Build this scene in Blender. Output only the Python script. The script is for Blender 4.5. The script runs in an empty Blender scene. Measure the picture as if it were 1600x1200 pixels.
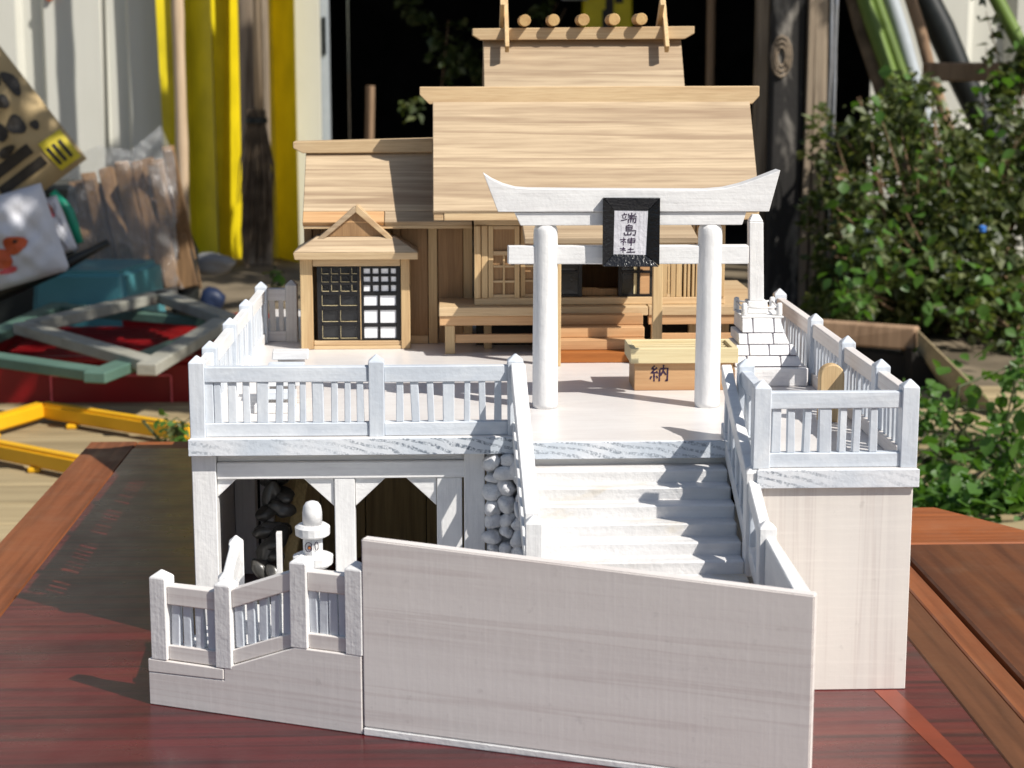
import bpy, bmesh, math, random
from mathutils import Vector, Matrix
random.seed(7)
S = 0.01                                   # everything below is written in centimetres
scn = bpy.context.scene
col = scn.collection
# ------------------------------------------------------------------ camera, sky, sun, exposure
FP = 2850.0
pitch = math.atan(515/FP); yaw = math.atan(110/FP*math.cos(pitch))
Fv = Vector((math.sin(yaw)*math.cos(pitch), math.cos(yaw)*math.cos(pitch), -math.sin(pitch)))
Rv = Vector((math.cos(yaw), -math.sin(yaw), 0)); Uv = Rv.cross(Fv)
cam = bpy.data.cameras.new('camera'); camo = bpy.data.objects.new('camera', cam); col.objects.link(camo)
camo.matrix_world = Matrix(((Rv.x, Uv.x, -Fv.x, 0), (Rv.y, Uv.y, -Fv.y, 0), (Rv.z, Uv.z, -Fv.z, 36*S), (0, 0, 0, 1)))
cam.sensor_width = 36; cam.lens = 36*FP/1600; cam.clip_start = .05; cam.clip_end = 300
cam.dof.use_dof = True; cam.dof.focus_distance = 1.16; cam.dof.aperture_fstop = 18
scn.camera = camo
SUN = Vector((.55, -.433, .716)).normalized()
w = bpy.data.worlds.new("World"); scn.world = w; w.use_nodes = True
nt = w.node_tree; nt.nodes.clear()
sky = nt.nodes.new('ShaderNodeTexSky'); sky.sky_type = 'NISHITA'; sky.sun_disc = False
sky.sun_elevation = math.asin(SUN.z); sky.sun_rotation = math.atan2(SUN.x, SUN.y)
bg = nt.nodes.new('ShaderNodeBackground'); bg.inputs[1].default_value = .078
wo = nt.nodes.new('ShaderNodeOutputWorld')
nt.links.new(sky.outputs[0], bg.inputs[0]); nt.links.new(bg.outputs[0], wo.inputs[0])
sun = bpy.data.lights.new('sun', 'SUN'); sun.energy = 4.9; sun.angle = math.radians(.5); sun.color = (1, .955, .88)
suno = bpy.data.objects.new('sun', sun); col.objects.link(suno)
suno.rotation_euler = SUN.to_track_quat('Z', 'Y').to_euler()
scn.view_settings.view_transform = 'Standard'; scn.view_settings.look = 'None'
scn.view_settings.gamma = 1; scn.view_settings.exposure = .17; scn.view_settings.use_curve_mapping = False

# ------------------------------------------------------------------ materials
def lin(r, g, b):
    f = lambda c: (c/255/12.92) if c/255 <= .04045 else ((c/255+.055)/1.055)**2.4
    return (f(r), f(g), f(b), 1)
def c4(c): return tuple(c)[:3]+(1,)
class NT:
    def __init__(s, name):
        s.m = bpy.data.materials.new(name); s.m.use_nodes = True; s.t = s.m.node_tree
        s.b = s.t.nodes['Principled BSDF']
        tc = s.n('ShaderNodeTexCoord'); oi = s.n('ShaderNodeObjectInfo')
        mu = s.n('ShaderNodeVectorMath'); mu.operation = 'MULTIPLY_ADD'
        s.l(oi.outputs['Random'], mu.inputs[0]); mu.inputs[1].default_value = (3.1, 4.7, 2.3)
        s.l(tc.outputs['Object'], mu.inputs[2]); s.co = mu.outputs[0]; s.rnd = oi.outputs['Random']
    def n(s, k): return s.t.nodes.new(k)
    def l(s, a, b): s.t.links.new(a, b)
    def noise(s, scale, detail=3, st=(1, 1, 1), dist=0, rough=.5):
        mp = s.n('ShaderNodeMapping'); mp.inputs['Scale'].default_value = st; s.l(s.co, mp.inputs[0])
        no = s.n('ShaderNodeTexNoise'); no.inputs['Scale'].default_value = scale; no.inputs['Detail'].default_value = detail
        no.inputs['Distortion'].default_value = dist; no.inputs['Roughness'].default_value = rough
        s.l(mp.outputs[0], no.inputs['Vector']); return no.outputs['Fac']
    def ramp(s, fac, stops):
        r = s.n('ShaderNodeValToRGB'); e = r.color_ramp.elements
        while len(e) < len(stops): e.new(.5)
        for i, (p, c) in enumerate(stops): e[i].position = p; e[i].color = c4(c)
        s.l(fac, r.inputs[0]); return r.outputs[0]
    def mix(s, fac, a, b, mode='MIX'):
        m = s.n('ShaderNodeMix'); m.data_type = 'RGBA'; m.blend_type = mode
        for sock, v in ((m.inputs[0], fac), (m.inputs[6], a), (m.inputs[7], b)):
            if hasattr(v, 'is_linked'): s.l(v, sock)
            elif isinstance(v, (int, float)): sock.default_value = v
            else: sock.default_value = c4(v)
        return m.outputs[2]
    def bump(s, fac, strength, dist=.001):
        b = s.n('ShaderNodeBump'); b.inputs['Strength'].default_value = strength; b.inputs['Distance'].default_value = dist
        s.l(fac, b.inputs['Height']); s.l(b.outputs[0], s.b.inputs['Normal'])
    def add(s, a, b, k=1.):
        m = s.n('ShaderNodeMath'); m.operation = 'MULTIPLY_ADD'; s.l(b, m.inputs[0]); m.inputs[1].default_value = k; s.l(a, m.inputs[2]); return m.outputs[0]
def stretch(ax, k=.06): return tuple(k if a == ax else 1 for a in 'XYZ')
def wood(name, light, dark, ax='X', band=55, rough=.55, contrast=.55, tint=None, bump=.25, k=.06, thr=.52, spec=.3, rings=0):
    t = NT(name)
    b = t.noise(band, 3, stretch(ax, k), .35)
    base = t.ramp(b, [(thr-.2, light), (thr+.02, [a*(1-contrast*.35) + d*contrast*.35 for a, d in zip(light, dark)]), (thr+.12, [a*(1-contrast)+d*contrast for a, d in zip(light, dark)]), (thr+.2, light)])
    f = t.noise(band*11, 4, stretch(ax, .05))
    c = t.mix(t.ramp(f, [(.35, (0, 0, 0)), (.75, (1, 1, 1))]), base, [d*.85 + a*.15 for a, d in zip(light, dark)])
    m = t.n('ShaderNodeMath'); m.operation = 'MULTIPLY'; t.l(t.ramp(f, [(.4, (0, 0, 0)), (.8, (1, 1, 1))]), m.inputs[0]); m.inputs[1].default_value = .45
    c = t.mix(m.outputs[0], base, dark)
    if tint:
        c = t.mix(t.ramp(t.noise(14, 2, stretch(ax, .4)), [(.45, (0, 0, 0)), (.62, (1, 1, 1))]), c, tint, 'MULTIPLY')
    v = t.n('ShaderNodeHueSaturation'); mr = t.n('ShaderNodeMapRange'); mr.inputs[3].default_value = .88; mr.inputs[4].default_value = 1.08
    t.l(t.rnd, mr.inputs[0]); t.l(mr.outputs[0], v.inputs['Value']); t.l(c, v.inputs['Color'])
    t.l(v.outputs[0], t.b.inputs['Base Color'])
    t.b.inputs['Roughness'].default_value = rough; t.b.inputs['Specular IOR Level'].default_value = spec
    li = t.ramp(t.noise(band*3.2, 3, stretch(ax, .018), .15), [(.50, (0, 0, 0)), (.57, (1, 1, 1)), (.61, (0, 0, 0))])
    return_link = t.mix(t.mix(.2, (0, 0, 0), li), v.outputs[0], [d*.7 for d in dark])
    if rings:      # growth rings: long soft-to-sharp lines
        rg = t.ramp(t.noise(34, 3, stretch(ax, .022), .05, .42), [(.36, (0, 0, 0)), (.455, (.8, .8, .8)), (.462, (0, 0, 0)), (.50, (.1, .1, .1)), (.565, (1, 1, 1)), (.575, (0, 0, 0)), (.64, (.6, .6, .6)), (.65, (0, 0, 0))])
        return_link = t.mix(t.mix(rings, (0, 0, 0), rg), return_link, dark)
    t.l(return_link, t.b.inputs['Base Color'])
    t.bump(f, bump, .0004); return t.m
def paint(name, c1, c2, c3=None, rough=.5, ax='X', scale=60, bump=.35, thr=(.4, .62), spec=.35, grain=.25, gcol=None):
    t = NT(name)
    a = t.ramp(t.noise(scale, 5, stretch(ax, .45), .4, .6), [(thr[0], c1), (thr[1], c2)] + ([(thr[1]+.12, c3)] if c3 else []))
    g = t.noise(scale*9, 4, stretch(ax, .06))
    if grain:
        m = t.n('ShaderNodeMath'); m.operation = 'MULTIPLY'; t.l(t.ramp(g, [(.5, (0, 0, 0)), (.72, (1, 1, 1))]), m.inputs[0]); m.inputs[1].default_value = grain
        a = t.mix(m.outputs[0], a, gcol or [x*.75 for x in c2[:3]])
    t.l(a, t.b.inputs['Base Color']); t.b.inputs['Roughness'].default_value = rough; t.b.inputs['Specular IOR Level'].default_value = spec
    h = t.add(g, t.noise(420, 3), .9); h = t.add(h, t.noise(110, 2), 1.6)
    t.bump(h, bump, .0005); return t.m
def plain(name, c, rough=.5, var=.15, scale=40, bump=.1, spec=.4, metal=0, trans=0):
    t = NT(name)
    a = t.ramp(t.noise(scale, 4), [(.3, [x*(1-var) for x in c[:3]]), (.7, [min(1, x*(1+var)) for x in c[:3]])])
    t.l(a, t.b.inputs['Base Color']); t.b.inputs['Roughness'].default_value = rough; t.b.inputs['Specular IOR Level'].default_value = spec
    t.b.inputs['Metallic'].default_value = metal; t.b.inputs['Transmission Weight'].default_value = trans
    t.bump(t.noise(scale*6, 3), bump, .0006); return t.m

M = {}
W1 = (.82, .812, .80); W2 = (.75, .742, .735)
M['white'] = paint('white_gloss_paint', W1, W2, (.70, .68, .66), rough=.42, ax='X', grain=.35, bump=.4, gcol=(.62, .60, .59))
M['white_z'] = paint('white_gloss_paint_upright', W1, W2, rough=.42, ax='Z', grain=.4, bump=.4, gcol=(.60, .59, .59))
M['white_y'] = paint('white_gloss_paint_lengthwise', W1, W2, rough=.45, ax='Y', grain=.12)
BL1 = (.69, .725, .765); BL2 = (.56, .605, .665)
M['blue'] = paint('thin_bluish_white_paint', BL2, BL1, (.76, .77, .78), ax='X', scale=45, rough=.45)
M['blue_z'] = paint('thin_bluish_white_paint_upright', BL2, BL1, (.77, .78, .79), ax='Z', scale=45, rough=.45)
def edgemat():
    t = NT('streaky_end_grain_white')
    mp = t.n('ShaderNodeMapping'); mp.inputs['Location'].default_value = (-.02, 0, .10); mp.inputs['Scale'].default_value = (.45, 1, 1); t.l(t.co, mp.inputs[0])
    wv = t.n('ShaderNodeTexWave'); wv.wave_type = 'RINGS'; wv.rings_direction = 'Y'; wv.inputs['Scale'].default_value = 75; wv.inputs['Distortion'].default_value = 5; wv.inputs['Detail'].default_value = 3; wv.inputs['Detail Scale'].default_value = 1.2
    t.l(mp.outputs[0], wv.inputs['Vector'])
    patch = t.ramp(t.noise(16, 3, (.6, 1, 1)), [(.36, (0, 0, 0)), (.60, (1, 1, 1))])
    fine = t.ramp(t.noise(700, 3), [(.38, (0, 0, 0)), (.62, (1, 1, 1))])
    m = t.mix(1., t.mix(1., t.ramp(wv.outputs['Fac'], [(.45, (0, 0, 0)), (.75, (1, 1, 1))]), patch, 'MULTIPLY'), fine, 'MULTIPLY')
    a = t.mix(m, t.ramp(t.noise(30, 4), [(.4, (.56, .61, .67)), (.62, (.72, .74, .77))]), (.17, .20, .24))
    t.l(a, t.b.inputs['Base Color']); t.b.inputs['Roughness'].default_value = .5
    t.bump(t.add(t.noise(500, 3), t.noise(120, 3), 1.5), .5, .0004); return t.m
M['deck_edge'] = edgemat()
M['deck'] = paint('off_white_deck_paint', (.76, .735, .715), (.69, .655, .635), ax='X', scale=22, rough=.32, bump=.2, grain=.2, gcol=(.55, .5, .47))
def washmat(name, base, dark, stain, ax, other, lines=.5):
    t = NT(name)
    stretch = lambda q, k=.06: ((k, k, 1) if q == 'X' else (1, 1, k)) if q == 'X' or q == 'Z' else (1, k, 1)
    a = t.ramp(t.noise(75, 4, stretch(ax, .008), 0, .55), [(.30, base), (.50, [p*.6+q*.4 for p, q in zip(base, dark)]), (.58, dark), (.66, base)])
    lo = t.mix(.22, (0, 0, 0), t.ramp(t.noise(9, 3, stretch(ax, .4), 0, .5), [(.42, (0, 0, 0)), (.7, (1, 1, 1))])); a = t.mix(lo, a, stain)
    l = t.ramp(t.noise(130, 3, stretch(ax, .02), .1), [(.52, (0, 0, 0)), (.585, (1, 1, 1)), (.62, (0, 0, 0))])
    m = t.n('ShaderNodeMath'); m.operation = 'MULTIPLY'; t.l(l, m.inputs[0]); m.inputs[1].default_value = lines
    a = t.mix(m.outputs[0], a, [x*.8*y for x, y in zip(dark[:3], (1, .93, .92))])
    v = t.noise(520, 3, stretch(other, .05)); h = t.noise(480, 3, stretch(ax, .05))
    m = t.n('ShaderNodeMath'); m.operation = 'MULTIPLY'; t.l(t.ramp(v, [(.5, (0, 0, 0)), (.75, (1, 1, 1))]), m.inputs[0]); m.inputs[1].default_value = .18
    a = t.mix(m.outputs[0], a, [min(1, x*1.22) for x in base[:3]])
    k = t.ramp(t.noise(150, 4), [(.66, (0, 0, 0)), (.74, (1, 1, 1))]); a = t.mix(t.mix(.75, k, (0, 0, 0)), a, [x*.6 for x in dark[:3]])
    t.l(a, t.b.inputs['Base Color']); t.b.inputs['Roughness'].default_value = .6; t.b.inputs['Specular IOR Level'].default_value = .3
    t.bump(t.add(t.add(v, h, .8), t.noise(300, 4), 1.0), .3, .00016); return t.m
M['wash'] = washmat('whitewashed_board', (.78, .74, .705), (.71, .665, .635), (.68, .61, .55), 'X', 'Z', .42)
M['wash_z'] = washmat('whitewashed_board_upright', (.72, .68, .63), (.66, .62, .58), (.60, .53, .46), 'Z', 'X', .35)
M['tread'] = paint('scuffed_white_stair_paint', (.74, .73, .725), (.66, .645, .63), (.60, .53, .42), ax='X', scale=26, thr=(.42, .6), rough=.5, bump=.8, grain=.4)
M['riser'] = paint('scuffed_grey_white_riser_paint', (.62, .61, .60), (.55, .53, .51), (.56, .48, .36), ax='X', scale=26, thr=(.42, .58), rough=.5, bump=.8, grain=.4)
PL = lin(226, 198, 152); PD = lin(168, 128, 88)
M['roof'] = wood('paulownia_roof_board', lin(206, 184, 152), lin(118, 90, 68), 'X', band=44, contrast=.32, thr=.53, k=.02, rings=.52)
M['roof_o'] = wood('orange_streaked_roof_board', lin(216, 178, 130), lin(176, 122, 80), 'X', band=60, contrast=.7)
M['cedar'] = wood('pale_cedar', lin(216, 190, 150), lin(172, 134, 96), 'X', band=90, contrast=.5)
M['cedar_z'] = wood('pale_cedar_upright', lin(216, 188, 142), lin(172, 132, 92), 'Z', band=90, contrast=.45)
M['cedar_y'] = wood('pale_cedar_lengthwise', lin(218, 184, 128), lin(176, 128, 80), 'Y', band=90, contrast=.45)
M['warm'] = wood('warm_orange_cedar', lin(208, 168, 124), lin(172, 124, 84), 'X', band=70, contrast=.5)
M['brownstep'] = wood('dark_orange_step_wood', lin(176, 108, 52), lin(140, 80, 36), 'X', band=140, contrast=.3)
M['panel'] = wood('brown_wall_panel_wood', lin(176, 140, 100), lin(120, 90, 62), 'Z', band=110, contrast=.45)
M['olive'] = wood('raw_dark_back_board', lin(196, 172, 122), lin(116, 94, 62), 'Z', band=60, contrast=.7)
M['pine'] = wood('yellowish_pine', lin(226, 212, 170), lin(196, 172, 126), 'X', band=60, contrast=.4)
M['black'] = plain('black_lacquer', (.012, .011, .012), .3, .3, 150, .5)
M['blackpaint'] = plain('thick_black_frame_paint', (.008, .0085, .011), .22, .4, 90, .8, spec=.45)
M['ink'] = plain('purple_black_ink', (.035, .015, .045), .6, .3)
M['glass'] = plain('smoked_window_sheet', (.02, .021, .023), .12, .3, 60, .1, .6)
M['paper'] = plain('white_paper', (.88, .88, .90), .7, .03)
M['sign'] = paint('pale_sign_paint', (.70, .69, .72), (.62, .61, .65), ax='Z', rough=.5, bump=.9)
M['stone'] = plain('glossy_black_pebble', (.05, .048, .044), .3, .5, 50, .3, .6)
M['pebble'] = paint('white_painted_pebble', (.78, .78, .78), (.66, .66, .68), scale=80, rough=.5, bump=.8)
M['brick'] = paint('white_painted_brick', (.80, .79, .79), (.73, .72, .73), scale=70, rough=.5, bump=.7)
M['mortar'] = plain('ink_grey_joint', (.12, .11, .14), .8, .4)

def board_mat(name, a, b, c, rough, ax='X', band=12, spec=.3, gr=.45):
    t = NT(name)
    x = t.ramp(t.noise(band, 5, stretch(ax, .13), 1.2, .62), [(.3, a), (.5, b), (.68, c)])
    g = t.noise(band*14, 4, stretch(ax, .04))
    m = t.n('ShaderNodeMath'); m.operation = 'MULTIPLY'; t.l(t.ramp(g, [(.42, (0, 0, 0)), (.66, (1, 1, 1))]), m.inputs[0]); m.inputs[1].default_value = gr
    x = t.mix(m.outputs[0], x, [v*.4 for v in a[:3]])
    k = t.ramp(t.noise(5, 6, (1, 1, 1), .3, .7), [(.66, (0, 0, 0)), (.74, (1, 1, 1))])
    x = t.mix(k, x, [v*.55 for v in a[:3]])
    t.l(x, t.b.inputs['Base Color']); t.b.inputs['Roughness'].default_value = rough
    t.l(t.ramp(t.noise(30, 5), [(.3, (rough*.8,)*3), (.7, (rough*1.35,)*3)]), t.b.inputs['Roughness'])
    t.b.inputs['Specular IOR Level'].default_value = spec; t.bump(t.add(g, t.noise(260, 3), .5), .22, .0006); return t.m
M['red'] = board_mat('varnished_dark_red_board', (.066, .005, .005), (.105, .007, .008), (.125, .02, .009), .3, band=10, spec=.28, gr=.85)
for _m in (M['red'],):
    _b = _m.node_tree.nodes['Principled BSDF']; _b.inputs['Coat Weight'].default_value = .4; _b.inputs['Coat Roughness'].default_value = .2
M['inlay'] = plain('dim_orange_inlay', (.20, .035, .014), .3, .2, 30, .1)
M['orange'] = board_mat('orange_brown_varnish', (.19, .06, .022), (.24, .08, .03), (.28, .105, .04), .5, 'Y')
M['orange_x'] = board_mat('bright_orange_brown_plank', (.26, .075, .022), (.32, .095, .027), (.29, .09, .03), .45, 'X')
M['brownboard'] = board_mat('brown_oiled_board', (.11, .045, .02), (.15, .06, .026), (.12, .05, .022), .5, 'Y')
M['brownboard_x'] = board_mat('dark_brown_oiled_board', (.08, .028, .012), (.13, .045, .017), (.17, .06, .02), .5, 'Y', band=9)
M['weather'] = wood('weathered_grey_wood', lin(176, 158, 136), lin(84, 70, 58), 'Z', band=26, contrast=.9, rough=.85, bump=1)
M['burnt'] = paint('flaking_blackened_wood', (.025, .023, .022), (.035, .032, .03), (.34, .31, .27), ax='Z', scale=9, thr=(.40, .54), rough=.9, bump=1, gcol=(.01, .01, .01))
M['plank_x'] = wood('weathered_tan_plank', lin(178, 160, 124), lin(110, 94, 66), 'X', band=16, contrast=.6, rough=.85, bump=.8)
M['ground'] = plain('dry_earth_ground', (.18, .145, .10), .95, .4, 6, 1, .1)
M['wallmetal'] = paint('cream_sheet_metal', (.66, .65, .58), (.62, .61, .54), ax='Z', scale=4, rough=.5, bump=.1, grain=.1)
M['yellow'] = plain('yellow_plastic_sheet', (.70, .56, .012), .4, .16, 9, .25)
M['yellowbar'] = plain('orange_yellow_bar_paint', (.78, .42, .012), .4, .08, 12, .1)
M['bamboo'] = wood('pale_bamboo', lin(214, 190, 160), lin(150, 120, 90), 'Z', band=20, contrast=.5, rough=.5)
M['twig'] = plain('brown_twig', (.16, .115, .075), .9, .5, 20, .2)
M['kraft'] = plain('brown_paper_sack', (.42, .31, .16), .8, .12, 12, .8)
M['sackwhite'] = plain('white_plastic_sack', (.62, .62, .66), .4, .08, 14, .8)
M['print'] = plain('black_print', (.03, .025, .02), .6, .3)
M['label_y'] = plain('yellow_printed_label', (.62, .50, .03), .6, .1)
M['redprint'] = plain('orange_red_print', (.55, .10, .03), .6, .2)
M['pinkprint'] = plain('pink_red_print', (.75, .12, .13), .6, .2)
M['teal'] = plain('teal_plastic', (.07, .24, .27), .35, .12, 10, .1)
M['greenplastic'] = plain('green_plastic', (.02, .32, .20), .35, .1)
M['redcrate'] = plain('red_crate_plastic', (.24, .006, .008), .4, .15, 14, .1)
M['darkplastic'] = plain('black_plastic', (.012, .014, .013), .4, .2)
M['framew'] = paint('weathered_pale_frame_paint', (.34, .33, .28), (.28, .27, .22), (.22, .19, .15), scale=12, rough=.7, bump=.6)
M['frameg'] = paint('faded_green_frame_paint', (.10, .18, .14), (.08, .15, .115), scale=12, rough=.6, bump=.5)
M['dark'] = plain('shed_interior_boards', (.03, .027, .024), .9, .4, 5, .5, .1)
M['greenpipe'] = plain('green_bamboo', (.13, .20, .035), .4, .2, 8, .1)
M['stem'] = plain('green_brown_stem', (.06, .07, .025), .7, .3)
M['rock'] = plain('grey_rock_surface', (.20, .20, .20), .8, .3, 20, .6)
M['whitepipe'] = plain('pale_grey_pipe', (.42, .46, .49), .4, .06)
M['stickbrown'] = wood('bare_brown_stick', lin(170, 140, 112), lin(100, 76, 56), 'Z', band=18, contrast=.6, rough=.8)
M['darkblue'] = plain('dark_blue_plastic', (.01, .02, .055), .5, .2)
M['blueplastic'] = plain('blue_plastic', (.05, .2, .62), .4, .1)
M['steel'] = plain('grey_steel', (.4, .4, .42), .35, .1, metal=.6)
M['firewood'] = wood('split_firewood', lin(150, 118, 84), lin(60, 44, 32), 'Z', band=22, contrast=.7, rough=.85)
M['flower'] = plain('small_pale_flower', (.7, .72, .62), .6, .1)
def leafmat(name, a, b, c):
    t = NT(name)
    g = t.n('ShaderNodeNewGeometry')
    x = t.ramp(g.outputs['Random Per Island'], [(0, a), (.5, b), (1, c)])
    t.l(x, t.b.inputs['Base Color']); t.b.inputs['Roughness'].default_value = .45
    tr = t.n('ShaderNodeBsdfTranslucent'); mx = t.n('ShaderNodeMixShader'); mx.inputs[0].default_value = .35
    y = t.mix(1., x, (1.6, 1.7, .7), 'MULTIPLY'); t.l(y, tr.inputs[0])
    t.l(t.b.outputs[0], mx.inputs[1]); t.l(tr.outputs[0], mx.inputs[2])
    t.l(mx.outputs[0], t.t.nodes['Material Output'].inputs[0]); return t.m
M['leaf'] = leafmat('dull_green_leaf', (.03, .045, .012), (.07, .10, .025), (.19, .21, .09))
M['leaf2'] = leafmat('bright_green_leaf', (.045, .11, .015), (.07, .16, .025), (.10, .20, .04))
def filmmat():
    m = bpy.data.materials.new('clear_plastic_film'); m.use_nodes = True; t = m.node_tree; t.nodes.clear()
    o = t.nodes.new('ShaderNodeOutputMaterial'); tr = t.nodes.new('ShaderNodeBsdfTransparent'); gl = t.nodes.new('ShaderNodeBsdfGlossy')
    gl.inputs['Roughness'].default_value = .18; mx = t.nodes.new('ShaderNodeMixShader'); df = t.nodes.new('ShaderNodeBsdfDiffuse'); df.inputs[0].default_value = (.8, .82, .85, 1)
    m2 = t.nodes.new('ShaderNodeMixShader'); m2.inputs[0].default_value = .5; mx.inputs[0].default_value = .22
    no = t.nodes.new('ShaderNodeTexNoise'); no.inputs['Scale'].default_value = 22; no.inputs['Detail'].default_value = 4
    b = t.nodes.new('ShaderNodeBump'); b.inputs['Strength'].default_value = 1; b.inputs['Distance'].default_value = .01
    t.links.new(no.outputs[0], b.inputs['Height']); t.links.new(b.outputs[0], gl.inputs['Normal'])
    t.links.new(gl.outputs[0], m2.inputs[1]); t.links.new(df.outputs[0], m2.inputs[2])
    t.links.new(tr.outputs[0], mx.inputs[1]); t.links.new(m2.outputs[0], mx.inputs[2]); t.links.new(mx.outputs[0], o.inputs[0]); return m
M['film'] = filmmat()

# ------------------------------------------------------------------ geometry helpers (centimetres, world axes)
def tag(o, label=None, cat=None, group=None, kind=None):
    if label: o['label'] = label
    if cat: o['category'] = cat
    if group: o['group'] = group
    if kind: o['kind'] = kind
    return o
def empty(name, loc, label, cat, group=None):
    o = bpy.data.objects.new(name, None); col.objects.link(o); o.location = Vector(loc)*S; o.empty_display_size = .01
    o['base'] = list(loc); return tag(o, label, cat, group)
def origin(parent):
    p = Vector((0, 0, 0)); q = parent
    while q is not None: p = p + q.location; q = q.parent
    return p
def link(name, me, parent, loc=(0, 0, 0), rot=None):
    """loc in world cm for the mesh origin"""
    o = bpy.data.objects.new(name, me); col.objects.link(o)
    if parent is not None: o.parent = parent; o.location = Vector(loc)*S - origin(parent)
    else: o.location = Vector(loc)*S
    if rot: o.rotation_euler = rot
    return o
class MB:
    def __init__(s): s.v = []; s.f = []
    def hexa(s, p):                 # 8 points: bottom 4 ccw, top 4 ccw
        n = len(s.v); s.v += [Vector(q) for q in p]
        s.f += [tuple(n+i for i in q) for q in ((3, 2, 1, 0), (4, 5, 6, 7), (0, 1, 5, 4), (1, 2, 6, 5), (2, 3, 7, 6), (3, 0, 4, 7))]; return s
    def box(s, a, b):
        x0, y0, z0 = a; x1, y1, z1 = b
        return s.hexa([(x0, y0, z0), (x1, y0, z0), (x1, y1, z0), (x0, y1, z0), (x0, y0, z1), (x1, y0, z1), (x1, y1, z1), (x0, y1, z1)])
    def prism(s, poly, fa, fb):     # poly of 2D points, fa/fb map 2D -> 3D for the two ends
        n = len(s.v); k = len(poly)
        s.v += [Vector(fa(*p)) for p in poly] + [Vector(fb(*p)) for p in poly]
        s.f.append(tuple(range(n+k-1, n-1, -1))); s.f.append(tuple(range(n+k, n+2*k)))
        for i in range(k):
            j = (i+1) % k; s.f.append((n+i, n+j, n+k+j, n+k+i))
        return s
    def tube(s, path, r, k=8, cap=True):
        path = [Vector(p) for p in path]; rs = r if isinstance(r, (list, tuple)) else [r]*len(path)
        n0 = len(s.v)
        for i, p in enumerate(path):
            d = (path[min(i+1, len(path)-1)]-path[max(i-1, 0)]).normalized()
            u = d.cross(Vector((0, 0, 1)) if abs(d.z) < .9 else Vector((1, 0, 0))).normalized(); v = d.cross(u)
            for j in range(k):
                a = 2*math.pi*j/k; s.v.append(p + (u*math.cos(a)+v*math.sin(a))*rs[i])
        for i in range(len(path)-1):
            for j in range(k):
                a = n0+i*k+j; b = n0+i*k+(j+1) % k; s.f.append((a, b, b+k, a+k))
        if cap:
            s.f.append(tuple(n0+j for j in range(k-1, -1, -1))); e = n0+(len(path)-1)*k; s.f.append(tuple(e+j for j in range(k)))
        return s
    def lathe(s, prof, c, k=20):    # prof [(r,z)]
        n0 = len(s.v)
        for r, z in prof:
            for j in range(k):
                a = 2*math.pi*j/k; s.v.append(Vector((c[0]+r*math.cos(a), c[1]+r*math.sin(a), c[2]+z)))
        for i in range(len(prof)-1):
            for j in range(k):
                a = n0+i*k+j; b = n0+i*k+(j+1) % k; s.f.append((a, b, b+k, a+k))
        s.f.append(tuple(n0+j for j in range(k-1, -1, -1))); e = n0+(len(prof)-1)*k; s.f.append(tuple(e+j for j in range(k)))
        return s
    def ribbon(s, path, wd, nrm, off):   # flat brush stroke with a little thickness
        path = [Vector(p) for p in path]; nrm = Vector(nrm).normalized()
        n = len(s.v); L = len(path)
        for i, p in enumerate(path):
            d = (path[min(i+1, L-1)]-path[max(i-1, 0)]).normalized(); u = d.cross(nrm).normalized()
            ww = wd*(.75+.35*math.sin(3*i+L))
            s.v += [p+u*ww+nrm*off, p-u*ww+nrm*off]
        for i in range(L-1): s.f.append((n+2*i, n+2*i+1, n+2*i+3, n+2*i+2))
        return s
    def mesh(s, name, mats, org=(0, 0, 0), bevel=0, smooth=False, jit=0, seg=1):
        me = bpy.data.meshes.new(name); o = Vector(org)
        me.from_pydata([(v-o)*S for v in s.v], [], s.f)
        bm = bmesh.new(); bm.from_mesh(me)
        bmesh.ops.recalc_face_normals(bm, faces=bm.faces)
        if jit:
            for v in bm.verts: v.co += Vector((random.uniform(-1, 1), random.uniform(-1, 1), random.uniform(-1, 1)))*jit*S
        if bevel: bmesh.ops.bevel(bm, geom=bm.edges[:], offset=bevel*S, segments=seg, affect='EDGES', clamp_overlap=True)
        bm.to_mesh(me); bm.free()
        me.materials.append(mats)
        if smooth:
            for p in me.polygons: p.use_smooth = True
        return me
    def build(s, name, mat, parent, bevel=0, smooth=False, jit=0, seg=1, org=None):
        if org is None: org = tuple(origin(parent)/S) if parent is not None else (0, 0, 0)
        return link(name, s.mesh(name, M[mat], org, bevel, smooth, jit, seg), parent, org)
def cbox(name, mat, parent, a, b, bevel=.035, jit=0):
    a = Vector(a); b = Vector(b); c = (a+b)/2
    return MB().box(a, b).build(name, mat, parent, bevel=bevel, jit=jit, org=tuple(c))
def top(name, mb, mat, base, label, cat, group=None, kind=None, **k):
    o = mb.build(name, mat, None, org=base, **k); return tag(o, label, cat, group, kind)

# =================================================================== SETTING
D = 13.1            # top of the terrace
G = -25.0           # ground
g = MB(); g.box((-3000, -1500, G-60), (3000, 6000, G)); tag(g.build('ground', 'ground', None), kind='structure')
# weathered planks lying on the ground on both sides
pv = bpy.data.objects.new('plank_path', None); col.objects.link(pv); pv.location = (0, 0, G*S); tag(pv, kind='structure')
for side, x0, x1, ys in (('l', -120, -34, range(196, 316, 11)), ('r', 60, 190, range(215, 322, 12))):
    for i, y in enumerate(ys):
        a = random.uniform(-.6, .6)
        x00 = x0+random.uniform(-6, 6)
        MB().hexa([(x00, y, G), (x1, y+a, G), (x1, y+10.2+a, G), (x00, y+10.2, G), (x00, y, G+2), (x1, y+a, G+2), (x1, y+10.2+a, G+2), (x00, y+10.2, G+2)]).build('plank', 'plank_x', pv, bevel=.3)

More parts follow.
